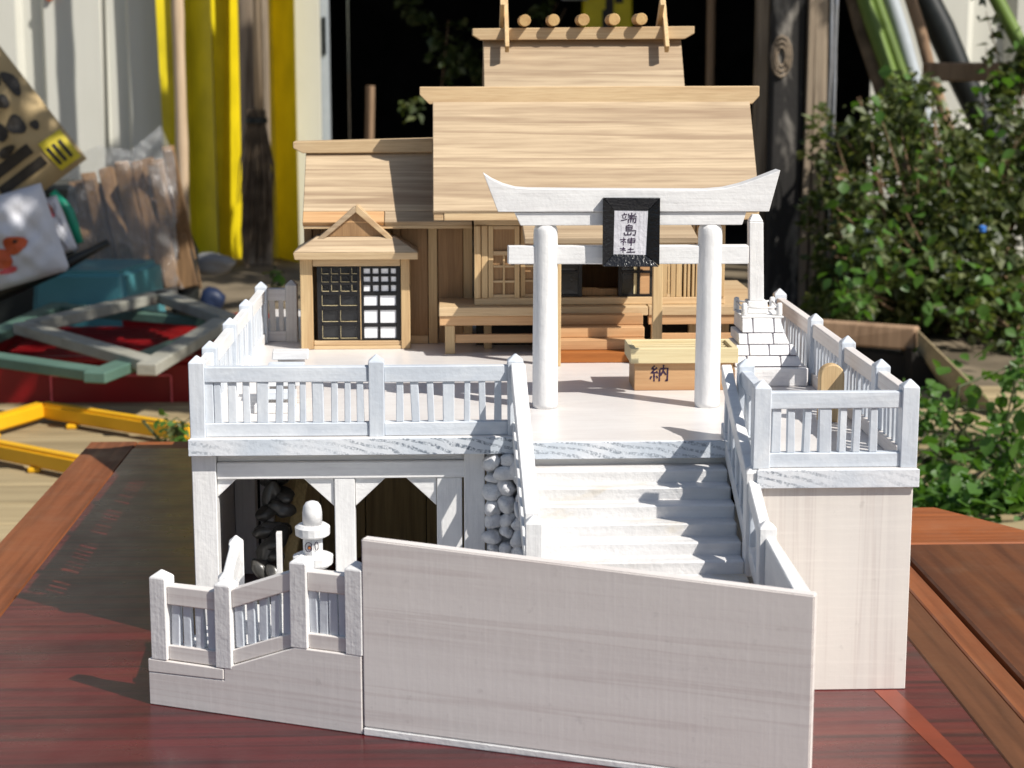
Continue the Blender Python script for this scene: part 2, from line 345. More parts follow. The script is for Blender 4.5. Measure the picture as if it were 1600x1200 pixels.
# corrugated metal walls
def corrugated(x0, x1, y, z0, z1, name, label, x_ph=0, pitch=25.0):
    e = empty(name, (x0, y, z0), label, 'wall')
    pts = []
    x = x0-x_ph
    prof = [(0, 0), (pitch*.66, 0), (pitch*.72, 3.6), (pitch*.94, 3.6)]
    while x < x1+pitch:
        pts += [(x+a, y+b) for a, b in prof]; x += pitch
    pts = [(min(max(a, x0), x1), b) for a, b in pts]
    for i in range(len(pts)-1):
        if pts[i+1][0]-pts[i][0] < .05: continue
    mb = MB(); n = 0
    for (a, b) in pts: mb.v += [Vector((a, b, z0)), Vector((a, b, z1)), Vector((a, b+1.2, z0)), Vector((a, b+1.2, z1))]
    for i in range(len(pts)-1):
        if pts[i+1][0]-pts[i][0] < .01: continue
        k = 4*i; mb.f += [(k, k+4, k+5, k+1), (k+2, k+3, k+7, k+6), (k+1, k+5, k+7, k+3), (k, k+2, k+6, k+4)]
    mb.build('sheet', 'wallmetal', e)
    return e
wl = corrugated(-190, -44, 560, G, 260, 'metal_wall', 'cream corrugated sheet metal wall behind the yellow sheets', 3.5)
for zz in (52.5,):
    MB().tube([(-116.5, 558.6, 53), (-116.5, 559.9, 53)], 1.3, 10).build('screw_cap', 'redprint', wl)
wr = corrugated(118, 300, 505, G, 260, 'metal_wall', 'cream sheet metal wall behind the shrubs on the right', 0, 40)
# shed with dark opening
sh = empty('storage_shed', (20, 560, G), 'dark open storage shed behind the wooden shrine roof', 'shed')
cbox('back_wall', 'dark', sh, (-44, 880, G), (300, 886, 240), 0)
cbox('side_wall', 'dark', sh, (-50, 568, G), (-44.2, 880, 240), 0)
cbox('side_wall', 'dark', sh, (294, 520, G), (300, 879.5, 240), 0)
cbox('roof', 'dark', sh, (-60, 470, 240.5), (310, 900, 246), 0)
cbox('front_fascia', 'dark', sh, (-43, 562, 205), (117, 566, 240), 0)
jb = empty('door_jamb', (-39, 562, G), 'pale metal door jamb at the left edge of the dark shed opening', 'door frame')
cbox('jamb_board', 'wallmetal', jb, (-43.8, 556, G), (-36.2, 566, 239), .2)
cbox('jamb_track', 'whitepipe', jb, (-36.1, 557, G), (-34.0, 566, 239), .2)
cbox('latch_plate', 'darkplastic', jb, (-35.6, 556.3, 36), (-34.5, 556.95, 47), .1)
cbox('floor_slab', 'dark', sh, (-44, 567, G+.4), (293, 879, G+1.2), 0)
# shadowy things inside the shed
top('leaning_stick', MB().tube([(-26, 600, G+1), (-24, 598, -5), (-23, 597, 26)], 1.6, 6), 'stickbrown', (-26, 600, G), 'pale broken stick standing inside the dark shed left of the shrine roof', 'stick')
yo = empty('yellow_post', (52, 590, G), 'yellow painted post with black marks behind the roof logs', 'post')
MB().hexa([(42, 590, G), (62, 590, G), (62, 596, G), (42, 596, G), (46, 588, 80), (60, 588, 80), (60, 594, 80), (46, 594, 80)]).build('post_body', 'yellow', yo, bevel=.5)
for (a, b, c, d) in ((52, 41, 54.5, 57), (51, 43, 52, 50), (55, 52, 57.5, 55)): cbox('black_mark', 'print', yo, (a, 588.2, b), (c, 588.9, d), 0)
top('white_tube', MB().tube([(38, 586, 54), (46, 586, 54)], 1.3, 10), 'whitepipe', (42, 586, 54), 'short white tube lamp glinting beside the yellow post', 'tube')
top('thin_pole', MB().tube([(82, 562, G), (81.5, 561, 120), (82, 562, 235)], 1.3, 8), 'stickbrown', (82, 562, G), 'thin brown pole standing in the shed opening', 'pole')
# =================================================================== WORK TABLE
tb = empty('work_table', (0, 110, G), 'low work table topped with a glossy dark red board and orange brown planks', 'table')
cbox('red_board', 'red', tb, (-29, 55, -2), (29, 166.8, 0), .12)
cbox('edge_strip', 'orange', tb, (-33.5, 55, -2.6), (-29.06, 170.5, -.12), .1)
cbox('end_strip', 'orange_x', tb, (-29.0, 166.9, -2.6), (29, 170.5, -.14), .1)
cbox('edge_strip', 'brownboard', tb, (29.06, 55, -2.6), (31.75, 130.9, -.10), .1)
cbox('edge_strip', 'orange', tb, (31.8, 55, -2.6), (33.4, 130.9, -.06), .1)
cbox('brown_leaf', 'brownboard_x', tb, (33.85, 50, -2.6), (85, 130.9, -.05), .15)
MB().prism([(29.1, 131.05), (47, 131.05), (39.6, 142), (29.1, 142)], lambda a, b: (a, b, -2.6), lambda a, b: (a, b, -.02)).build('cross_plank', 'orange_x', tb, bevel=.12)
MB().prism([(26.3, 85), (27.3, 85), (25.9, 99.2), (24.6, 99.2)], lambda a, b: (a, b, .002), lambda a, b: (a, b, .03)).build('inlay_strip', 'inlay', tb)
cbox('under_tray', 'darkplastic', tb, (-33, 56, -6), (33, 130, -2.7), 0)
for x in (-30, 30):
    for y in (60, 160 if x < 0 else 128): cbox('leg', 'brownboard', tb, (x-2.5, y-2.5, G), (x+2.5, y+2.5, -2.7), .2)

# =================================================================== TERRACE
te = empty('shrine_terrace', (5, 125, 0), 'white painted model terrace carrying the wooden shrine on the red board', 'terrace')
slab = [(-15.45, 108.7), (4.75, 108.7), (4.75, 107.1), (17.55, 107.1), (17.55, 99.15), (26.65, 99.15), (26.65, 166), (-15.45, 166)]
MB().prism(slab, lambda a, b: (a, b, 12.05), lambda a, b: (a, b, D)).build('deck', 'deck', te, bevel=.07)
cbox('deck_edge', 'deck_edge', te, (-15.5, 108.62, 12.03), (4.7, 108.695, D-.04), .03)
cbox('deck_edge', 'deck_edge', te, (4.8, 107.0, 12.03), (17.5, 107.095, D-.03), .03)
cbox('deck_edge', 'deck_edge', te, (17.5, 99.06, 12.02), (26.7, 99.145, D-.04), .03)
# right block
cbox('front_wall', 'wash_z', te, (17.75, 99.4, 0), (26.45, 100.3, 12.04), .05)
cbox('side_wall', 'wash', te, (25.6, 100.31, 0), (26.45, 165, 12.04), .05)
cbox('side_wall', 'white_y', te, (17.75, 100.31, 0), (18.4, 108, 12.04), .05)
cbox('side_wall', 'white_y', te, (-15.1, 110.8, 0), (-14.7, 128.4, 12.04), .03)
cbox('lintel_beam', 'white', te, (-13.93, 109.55, 10.36), (1.7, 110.25, 11.4), .05)
cbox('head_board', 'white', te, (-13.93, 109.95, 11.42), (3.4, 110.6, 12.04), .03)
cbox('pavilion_post', 'white_z', te, (-15.42, 109.3, 0), (-13.95, 110.75, 12.04), .05)
cbox('pavilion_post', 'white_z', te, (-6.78, 109.6, 0), (-5.52, 110.8, 10.35), .05)
cbox('wall_board', 'white_z', te, (-.48, 109.62, 0), (1.08, 110.4, 10.35), .05)
cbox('wall_board', 'white_z', te, (1.2, 109.5, 0), (2.5, 110.3, 12.04), .05)
cbox('pavilion_post', 'white_z', te, (-14.65, 124.6, 0), (-13.2, 126, 12.04), .05)
cbox('pavilion_post', 'white_z', te, (-13.15, 127.2, 0), (-12.2, 128.3, 12.04), .05)
def brace(x, z, sx, y=109.8, w=1.9):
    MB().prism([(0, 0), (sx*w, 0), (sx*.0, -w*.95)], lambda a, b: (x+a, y, z+b), lambda a, b: (x+a, y+.65, z+b)).build('corner_brace', 'white', te, bevel=.04)
brace(-13.94, 10.35, 1, w=1.2); brace(-6.8, 10.35, -1); brace(-5.5, 10.35, 1); brace(-.5, 10.35, -1)
# raw back boards behind the open pavilion
x = -13.1
for wd in (4.2, 3.2, 4.4, 2.9, 3.6):
    cbox('back_board', 'olive', te, (x, 128.5+random.uniform(0, .15), 0), (x+wd-.06, 129.4, 12.04), .04); x += wd
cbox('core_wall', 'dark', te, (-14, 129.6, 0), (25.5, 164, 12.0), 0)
cbox('core_wall', 'olive', te, (5.2, 108.2, 0), (17.5, 128.3, 12.0), 0)
# leaning brown strip and short white post inside
MB().hexa([(-10.9, 112, 0.1), (-10.2, 112, 0.1), (-10.2, 113, 0.1), (-10.9, 113, 0.1), (-9.4, 122, 12), (-8.5, 122, 12), (-8.5, 123, 12), (-9.4, 123, 12)]).build('leaning_strip', 'olive', te, bevel=.05)
cbox('short_post', 'white_z', te, (-10.55, 110.9, 0), (-10.2, 111.4, 6.6), .03)
# landing behind the low front wall
A = Vector((-16.67, 98.58, 0)); B_ = Vector((-4.5, 93.41, 0)); dirw = (B_-A).normalized(); nin = Vector((-dirw.y, dirw.x, 0)); LW = (B_-A).length
MB().prism([(-15.6, 99.2), (-4.3, 94.5), (4.6, 94.5), (4.6, 108.9), (-13.2, 108.9)], lambda a, b: (a, b, 0), lambda a, b: (a, b, 2.6)).build('landing', 'white', te, bevel=.04)

# stairs
st = empty('front_stairs', (11, 102, 0), 'broad white staircase climbing to the terrace between two sloping rails', 'stairs')
for i in range(9):
    z = 11.95-.75*(i+1)+.35; y = 107.3-1.35*i
    cbox('step', 'tread', st, (5.15+random.uniform(-.05, .05), y-1.35, z-.95 if i < 8 else 0), (17.0+random.uniform(-.08, .02), y+.5, z), .09, .025)
cbox('top_riser', 'white', st, (5.0, 107.85, 9), (17.4, 108.1, 12.02), .03)
cbox('filler', 'white', st, (5.2, 96, 0), (16.95, 107.6, 4.2), 0)

# pebbles beside the stairs (white) and black stones inside the pavilion
def stone_mesh(name, mat, k):
    bm = bmesh.new(); bmesh.ops.create_icosphere(bm, subdivisions=3, radius=S)
    r = random.Random(k); ph = [r.uniform(0, 6) for _ in range(6)]
    for v in bm.verts:
        n = v.co.normalized(); f = 1+.13*math.sin(3*n.x+ph[0])+.12*math.sin(4*n.y+ph[1])+.1*math.sin(4*n.z+ph[2]+n.x*2)
        f += .05*math.sin(9*n.x+ph[3])*math.sin(8*n.y+ph[4])+.035*math.sin(17*n.z+ph[5]+5*n.x)
        f = min(f, 1.12+.1*math.sin(2.3*n.x+ph[1]))
        v.co = v.co*f
    me = bpy.data.meshes.new(name); bm.to_mesh(me); bm.free(); me.materials.append(M[mat])
    for p in me.polygons: p.use_smooth = True
    return me
sm = [stone_mesh('pebble', 'pebble', k) for k in range(4)]; bm_ = [stone_mesh('stone', 'stone', k+9) for k in range(4)]
pw = empty('pebble_pillar', (3.5, 108.9, 0), 'column of white painted pebbles beside the left stair rail', 'stone wall')
for row in range(13):
    for c in range(3):
        o = link('pebble', random.choice(sm), pw, (2.95+c*.82+random.uniform(-.1, .1), 109.1-c*.5+random.uniform(-.1, .1), 11.45-row*.93+random.uniform(-.12, .12)+(.3 if c % 2 else 0)), (random.uniform(0, 3), random.uniform(0, 3), random.uniform(0, 3)))
        k_ = random.uniform(.75, 1.25); o.scale = (.42*k_*random.uniform(.8, 1.3), .5*k_, .62*k_*random.uniform(.8, 1.25))
cbox('backing_board', 'blue_z', pw, (2.6, 109.6, 0), (4.9, 110.2, 12.04), 0)
rp = empty('black_stone_pile', (-11.5, 114, 0), 'stack of glossy black stones leaning up inside the open pavilion', 'stones')
for i in range(12):
    t = i/11
    for c in range(2):
        o = link('stone', random.choice(bm_), rp, (-12.0+t*1.0+c*.85+random.uniform(-.2, .2), 111.2+t*8+c*.2, .7+t*10.6+random.uniform(-.3, .3)+c*.4), (random.uniform(0, 3), random.uniform(0, 3), random.uniform(0, 3)))
        s_ = random.uniform(.6, .95); o.scale = (s_*.66, s_*.7, s_*1.1)

# ------------------------------------------------------------------ FENCES
def post_mesh(wd, h, mat, tip=.44):
    mb = MB(); a = wd/2; zt = h-tip
    mb.v += [Vector(p) for p in ((-a, -a, 0), (a, -a, 0), (a, a, 0), (-a, a, 0), (-a, -a, zt), (a, -a, zt), (a, a, zt), (-a, a, zt), (0, 0, h))]
    mb.f += [(3, 2, 1, 0), (0, 1, 5, 4), (1, 2, 6, 5), (2, 3, 7, 6), (3, 0, 4, 7), (4, 5, 8), (5, 6, 8), (6, 7, 8), (7, 4, 8)]
    return mb.mesh('post', M[mat], (0, 0, 0), .045, jit=.025)
PM = {}
def put_post(parent, x, y, z, h=5.05, wd=.93, mat='blue_z', rot=0):
    k = (round(wd, 2), round(h, 2), mat, random.randrange(2))
    if k not in PM: PM[k] = post_mesh(wd, h, mat)
    return link('post', PM[k], parent, (x, y, z), (0, 0, rot+random.choice((0, math.pi))))
BMESH = {}
def put_bal(parent, p, h, wd, dp, mat, rot=0):
    k = (round(wd, 1), round(h, 1), dp, mat, random.randrange(3))
    if k not in BMESH:
        mb = MB(); a = k[0]/2; b = dp/2; hh = h; j = lambda: random.uniform(-.035, .035)
        mb.hexa([(-a+j(), -b, 0), (a+j(), -b, 0), (a+j(), b, 0), (-a+j(), b, 0), (-a+j(), -b, hh), (a+j(), -b, hh), (a+j(), b, hh), (-a+j(), b, hh)])
        BMESH[k] = mb.mesh('baluster', M[mat], (0, 0, 0), .04)
    return link('baluster', BMESH[k], parent, p, (random.uniform(-.02, .02), random.uniform(-.028, .028), rot+random.uniform(-.06, .06)))
def rail(parent, p, q, z0, z1, th, mat, name='rail', dz=0):
    """bar from p to q (xy); vertical extent z0..z1 above each end's z"""
    p = Vector(p); q = Vector(q); d = (q-p); d.z = 0; d.normalize(); n = Vector((-d.y, d.x, 0))*th/2
    P4 = [p-n, q-n, q+n, p+n]
    return MB().hexa([a+Vector((0, 0, z0)) for a in P4]+[a+Vector((0, 0, z1)) for a in P4]).build(name, mat, parent, bevel=.05, jit=.02)
PXF = lambda px, Y: (px-690)/FP*Y
def fence(name, label, pts, posts, group, mats=('blue', 'blue_z'), z=D, bal=None, n=None, tz=(3.35, 4.32), bz=(0, .85), th=.62, pw_=.93, ph=5.05, bw=.42):
    """pts: two end points (post centres). posts: list of params 0..1"""
    p = Vector((pts[0][0], pts[0][1], pts[0][2] if len(pts[0]) > 2 else z)); q = Vector((pts[1][0], pts[1][1], pts[1][2] if len(pts[1]) > 2 else z))
    e = empty(name, tuple((p+q)/2), label, 'fence', group)
    d = q-p; rot = math.atan2(d.y, d.x); L = math.hypot(d.x, d.y); ux = d/L
    for t in posts:
        c = p+d*t; put_post(e, c.x, c.y, c.z-.01, ph, pw_, mats[1], rot)
    ts = sorted(posts)
    segs = [(ts[i], ts[i+1]) for i in range(len(ts)-1)] if len(ts) > 1 else [(0, 1)]
    if 0 not in ts: segs = [(0, ts[0])]+segs if len(ts) > 1 else [(0, 1)]
    for (a, b) in segs:
        a_ = p+d*a+ux*(pw_/2); b_ = p+d*b-ux*(pw_/2)
        rail(e, a_, b_, tz[0]+random.uniform(-.04, .04), tz[1], th, mats[0])
        rail(e, a_, b_, bz[0]+.01, bz[1], th, mats[0])
        if bal is None:
            LL = (b_-a_).length; k = n or max(2, int(round(LL/1.05)))
            for i in range(k):
                t = (i+.5)/k+random.uniform(-.015, .015); c = a_+(b_-a_)*t
                wide = (i % 5 == 3 and k > 5)
                put_bal(e, (c.x, c.y, c.z+bz[1]), tz[0]-bz[1]+.03, .75 if wide else bw+random.choice((-.04, 0, .06)), .4, mats[1], rot)
    if bal:
        for x0, x1 in bal:
            t = ((x0+x1)/2-p.x)/(q.x-p.x); c = p+d*t
            put_bal(e, (c.x, c.y, c.z+bz[1]), tz[0]-bz[1]+.03, x1-x0, .4, mats[1], rot)
    return e
GR = 'white fences around the terrace'
Yf = 109.4
bl = [(165, 210), (218, 258), (300, 345), (385, 428), (465, 530), (575, 618), (648, 690), (718, 755), (798, 862), (905, 940), (985, 1020), (1060, 1098)]
b1 = [(PXF(270+a/3.75, Yf), PXF(270+b/3.75, Yf)) for a, b in bl]
b2 = [(PXF(560+a/3.75, Yf), PXF(560+b/3.75, Yf)) for a, b in ((205, 245), (295, 340), (390, 430), (480, 548), (605, 645), (695, 738), (790, 828))]
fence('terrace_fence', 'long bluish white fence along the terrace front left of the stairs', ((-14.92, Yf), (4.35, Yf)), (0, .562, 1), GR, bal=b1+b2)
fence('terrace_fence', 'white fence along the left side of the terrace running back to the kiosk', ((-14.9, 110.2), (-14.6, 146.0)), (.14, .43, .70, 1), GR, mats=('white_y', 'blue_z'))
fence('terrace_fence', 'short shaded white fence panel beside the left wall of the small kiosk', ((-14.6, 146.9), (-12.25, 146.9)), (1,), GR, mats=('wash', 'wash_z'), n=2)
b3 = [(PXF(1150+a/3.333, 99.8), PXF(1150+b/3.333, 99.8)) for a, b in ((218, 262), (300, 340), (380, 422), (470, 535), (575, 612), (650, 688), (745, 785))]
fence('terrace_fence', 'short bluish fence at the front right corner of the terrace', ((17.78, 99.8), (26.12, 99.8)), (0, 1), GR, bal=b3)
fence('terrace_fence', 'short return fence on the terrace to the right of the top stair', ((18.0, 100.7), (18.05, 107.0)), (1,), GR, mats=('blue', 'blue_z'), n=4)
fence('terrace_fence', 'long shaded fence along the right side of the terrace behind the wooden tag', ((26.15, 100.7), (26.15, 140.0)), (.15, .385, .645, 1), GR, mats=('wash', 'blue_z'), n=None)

# stair rails: sloping top cap, posts and balusters
def stair_rail(name, label, pts, wd, posts, mat):
    e = empty(name, pts[-1], label, 'railing', 'sloping rails beside the stairs')
    for i in range(len(pts)-1):
        p, q = Vector(pts[i]), Vector(pts[i+1])
        rail(e, p, q, -1.15, 0, wd, mat, 'cap_rail')
        rail(e, p, q, -4.6, -3.6, wd*.8, mat, 'lower_rail')
        n = max(2, int((p-q).length/1.5))
        for k in range(n):
            c = p+(q-p)*((k+.5)/n); put_bal(e, (c.x, c.y, c.z-3.8), 2.9, .42, .4, 'blue_z', math.pi/2)
    for x, y, zt, h in posts: put_post(e, x, y, zt-h, h, .93, 'white_z')
    return e
stair_rail('stair_rail', 'white sloping rail on the left side of the stairs', [(4.5, 108.9, 17.6), (4.86, 98.2, 11.0)], .85, [(4.9, 97.8, 11.0, 7.0)], 'white')
stair_rail('stair_rail', 'white sloping rail on the right side of the stairs below the corner fence', [(17.15, 108.6, 17.5), (17.3, 100.1, 13.0), (17.55, 96.5, 10.6)], .6, [(17.4, 99.7, 13.35, 6.5), (17.62, 96.3, 11.0, 6.5)], 'white')

# big front wall and its side return
fw = empty('parapet_wall', (7, 91, 0), 'large whitewashed plank wall standing in front of the stairs', 'wall')
P0 = Vector((-4.42, 93.38, 0)); P1 = Vector((17.95, 84.8, 0)); dw = (P1-P0).normalized(); nn = Vector((-dw.y, dw.x, 0))
def slabwall(name, p, q, n, z0p, z0q, z1p, z1q, th, mat, parent, bevel=.07):
    return MB().hexa([p+Vector((0, 0, z0p)), q+Vector((0, 0, z0q)), q+n*th+Vector((0, 0, z0q)), p+n*th+Vector((0, 0, z0p)), p+Vector((0, 0, z1p)), q+Vector((0, 0, z1q)), q+n*th+Vector((0, 0, z1q)), p+n*th+Vector((0, 0, z1p))]).build(name, mat, parent, bevel=bevel, seg=2)
slabwall('front_panel', P0, P1, nn, .45, .3, 10.87, 10.1, .75, 'wash', fw)
slabwall('base_strip', P0-nn*.06, P1-nn*.06, nn, 0, 0, .43, .28, .7, 'white', fw, .05)
MB().hexa([(17.1, 85.9, 0), (17.95, 85.72, 0), (18.1, 98.9, 0), (17.6, 98.9, 0), (17.1, 85.9, 10.08), (17.95, 85.72, 10.08), (18.1, 98.9, 10.0), (17.6, 98.9, 10.0)]).build('side_panel', 'white_y', fw, bevel=.06)

# low front wall with its stepped fence
lw = empty('low_wall', tuple((A+B_)/2), 'low whitewashed wall with a sloped top at the front left of the model', 'wall')
def onw(s, z, off=0): return A+dirw*s+nin*off+Vector((0, 0, z))
sB, sC = LW*.365, LW*.70
MB().prism([(0, 0), (LW, 0), (LW, 4.4), (sC, 4.42), (sB, 2.7), (sB, 2.0), (0, 1.9)], lambda s, z: onw(s, z), lambda s, z: onw(s, z, 1.1)).build('wall_board', 'wash', lw, bevel=.05)
MB().prism([(0, 1.93), (sB-.02, 2.03), (sB-.02, 2.65), (0, 2.68)], lambda s, z: onw(s, z, -.02), lambda s, z: onw(s, z, 1.1)).build('ledge_board', 'wash', lw, bevel=.04)
ff = empty('stepped_fence', tuple(onw(LW/2, 4)), 'low stepped fence on the front left wall with sloped middle rail', 'fence', GR)
ang = math.atan2(dirw.y, dirw.x)
ps = [(.75, 2.7), (sB+.02, 2.7), (sC+.25, 4.42), (LW-.42, 4.42)]
for s_, z in ps:
    c = onw(s_, z, .5); put_post(ff, c.x, c.y, c.z, 5.15, 1.0, 'white_z', ang)
for (s0, z0), (s1, z1), nb in ((ps[0], ps[1], 4), (ps[1], ps[2], 5), (ps[2], ps[3], 4)):
    a = onw(s0+.5, z0, .5); b = onw(s1-.5, z1, .5)
    if z1-z0 > 1: a.z += .22; b.z -= .1
    rail(ff, a, b, 3.22, 4.3, .7, 'wash'); rail(ff, a, b, 0.02, .85, .7, 'wash')
    for k in range(nb):
        c = a+(b-a)*((k+.5)/nb); put_bal(ff, (c.x, c.y, c.z+.83), 2.42, .47, .4, 'blue_z', ang)
bf = onw(sB+.02, 3.3, 1.1); cf = Vector((-12.3, 104.6, 3.4))
f2 = empty('inner_fence', tuple((bf+cf)/2), 'small white fence running back from the stepped front fence', 'fence', GR)
put_post(f2, cf.x, cf.y, 3.0, 5.2, .85, 'white_z', .1); put_post(f2, bf.x-.4, bf.y+.5, 3.0, 4.9, .8, 'white_z', .1)
rail(f2, bf+Vector((-.3, .8, 0)), cf-Vector((0, .4, 0)), 3.3, 4.3, .6, 'white_y'); rail(f2, bf+Vector((-.3, .8, 0)), cf-Vector((0, .4, 0)), 0, .9, .6, 'white_y')
for k in range(5):
    c = bf+(cf-bf)*((k+.6)/5.4); put_bal(f2, (c.x-.2, c.y, c.z+.85), 2.5, .4, .4, 'blue_z', 1.57)

# ------------------------------------------------------------------ TORII
TY = 117.9
to = empty('torii_gate', (12, TY, D), 'white painted torii gate with two round posts at the head of the stairs', 'gate')
for x in (6.66, 17.38):
    MB().lathe([(.80, 0), (.84, .3), (.83, 4), (.80, 8), (.79, 11.4), (.77, 11.75), (.66, 12.04)], (x, TY, D), 28).build('post', 'white_z', to, smooth=True)
yk = TY
def xz(mb_poly, y0, y1, name, mat, bevel=.04): return MB().prism(mb_poly, lambda a, b: (a, y0, b), lambda a, b: (a, y1, b)).build(name, mat, to, bevel=bevel)
dz = -.06
curve = [(2.62, 28.5), (3.2, 28.12), (3.9, 27.8), (4.7, 27.58), (5.5, 27.52), (9, 27.47), (12.3, 27.45), (17.0, 27.42), (18.2, 27.52), (19.2, 27.75), (20.1, 28.05), (21.0, 28.4), (21.72, 28.68)]
xz([(3.55, 26.05), (21.05, 26.02)]+list(reversed(curve)), yk-.8, yk+.8, 'kasagi_beam', 'white', .03)
xz([(5.0, 25.15), (19.35, 25.15), (19.62, 26.0), (4.6, 26.0)], yk-.64, yk+.64, 'shimaki_beam', 'white')
MB().box((4.2, yk-.4, 22.6), (19.85, yk+.4, 23.78)).build('nuki_beam', 'white', to, bevel=.05, jit=.03)
# plaque
pq = empty('name_plaque', (12.1, yk-1.1, 22.5), 'black framed plaque with brushed characters hanging on the torii', 'plaque')
Px0, Px1, Pz0, Pz1 = 10.28, 13.92, 22.55, 26.95; fy = yk-1.0
fr = [(Px0, Pz0), (Px1, Pz0), (Px1, Pz1), (Px0, Pz1)]; inn = [(11.04, 23.32), (13.12, 23.25), (13.18, 26.1), (11.08, 26.12)]
for i in range(4):
    j = (i+1) % 4
    MB().hexa([(fr[i][0], fy-.25, fr[i][1]), (fr[j][0], fy-.25, fr[j][1]), (inn[j][0], fy+.12, inn[j][1]), (inn[i][0], fy+.12, inn[i][1]),
               (fr[i][0], yk-.82, fr[i][1]), (fr[j][0], yk-.82, fr[j][1]), (inn[j][0], yk-.82, inn[j][1]), (inn[i][0], yk-.82, inn[i][1])]).build('frame_side', 'blackpaint', pq, bevel=.05, jit=.03)
MB().box((inn[0][0]-.05, fy+.14, 23.2), (13.2, yk-.83, 26.15)).build('sign_board', 'sign', pq)
CH = {
 '端': [[(.18, .98), (.24, .86)], [(.03, .78), (.38, .83)], [(.10, .7), (.15, .42)], [(.31, .72), (.24, .42)], [(0, .26), (.2, .3), (.40, .4)],
       [(.67, 1.02), (.66, .74)], [(.48, .94), (.48, .74), (.86, .77), (.88, .95)], [(.44, .6), (.97, .63)], [(.68, .6), (.60, .47)], [(.48, .44), (.46, .02)], [(.48, .44), (.93, .46), (.9, .05), (.8, .1)], [(.62, .42), (.61, .1)], [(.77, .42), (.76, .1)]],
 '島': [[(.52, 1.02), (.42, .9)], [(.3, .88), (.3, .42)], [(.3, .88), (.72, .9), (.7, .6)], [(.3, .74), (.7, .75)], [(.3, .6), (.72, .61)], [(.3, .45), (.97, .47), (.9, .05), (.74, .12)], [(.42, .36), (.42, .12)], [(.18, .32), (.18, .1), (.64, .12), (.64, .32)]],
 '神': [[(.22, 1.0), (.3, .9)], [(.04, .74), (.4, .79), (.08, .4)], [(.24, .56), (.24, 0)], [(.3, .52), (.42, .38)], [(.53, .82), (.53, .32)], [(.53, .82), (.97, .85), (.94, .34)], [(.53, .58), (.93, .59)], [(.53, .35), (.93, .37)], [(.74, 1.02), (.73, -.04)]],
 '社': [[(.22, 1.0), (.3, .9)], [(.04, .74), (.4, .79), (.08, .4)], [(.24, .56), (.24, 0)], [(.3, .52), (.42, .38)], [(.73, .95), (.71, .12)], [(.54, .6), (.93, .63)], [(.45, .1), (1.02, .12)]],
 '納': [[(.25, 1.0), (.08, .8), (.30, .76)], [(.38, .88), (.04, .52), (.38, .57)], [(.34, .66), (.42, .5)], [(.22, .52), (.22, .0)], [(.08, .34), (0, .14)], [(.34, .36), (.42, .2)], [(.54, .8), (.51, 0)], [(.54, .8), (.97, .84), (.95, .02), (.84, .08)], [(.74, 1.05), (.73, .7), (.58, .36)], [(.73, .66), (.88, .42)]],
 '奉': [[(.5, 1.0), (.46, .5), (.05, .18)], [(.2, .86), (.8, .88)], [(.24, .70), (.76, .72)], [(.08, .54), (.92, .56)], [(.52, .54), (.95, .22)], [(.3, .34), (.7, .35)], [(.28, .2), (.74, .21)], [(.5, .45), (.5, -.02)]]}
def write(ch, x, z, w_, h_, y, parent, th, name='character'):
    mb = MB()
    for k, stroke in enumerate(CH[ch]):
        pts = []
        for i in range(len(stroke)-1):
            (a, b), (c, d) = stroke[i], stroke[i+1]
            for t in (0, .35, .7): pts.append((a+(c-a)*t, b+(d-b)*t))
        pts.append(stroke[-1])
        mb.ribbon([(x+a*w_, y, z+b*h_) for a, b in pts], th, (0, -1, 0), .012+.002*k)
    return mb.build(name, 'ink', parent)
ys = fy+.14
write('端', 11.46, 25.30, 1.05, .68, ys, pq, .038); write('島', 11.52, 24.48, .95, .74, ys, pq, .042)
write('神', 11.38, 23.88, 1.05, .50, ys, pq, .038); write('社', 11.38, 23.40, 1.0, .36, ys, pq, .038)

# ------------------------------------------------------------------ OFFERING BOX
ob = empty('offering_box', (16.6, 125, D), 'pale wooden offering box with slatted top behind the right torii post', 'box')
cbox('box_body', 'warm', ob, (13.15, 123.7, D+.01), (20.0, 127.2, 15.05), .04)
for nm, a, b in (('lid_side', (12.85, 123.35, 15.06), (20.3, 123.75, 16.1)), ('lid_side', (12.85, 127.2, 15.06), (20.3, 127.6, 16.1)), ('lid_end', (12.85, 123.76, 15.06), (13.25, 127.19, 16.1)), ('lid_end', (19.9, 123.76, 15.06), (20.3, 127.19, 16.1))):
    cbox(nm, 'pine', ob, a, b, .03)
for k in range(4): cbox('slat', 'pine', ob, (13.26, 124.2+k*.8, 15.5), (19.89, 124.45+k*.8, 15.9), .02)
write('納', 14.25, 13.75, 1.25, 1.1, 123.7, ob, .075)
write('奉', 17.5, 13.75, 1.2, 1.1, 123.7, ob, .07)

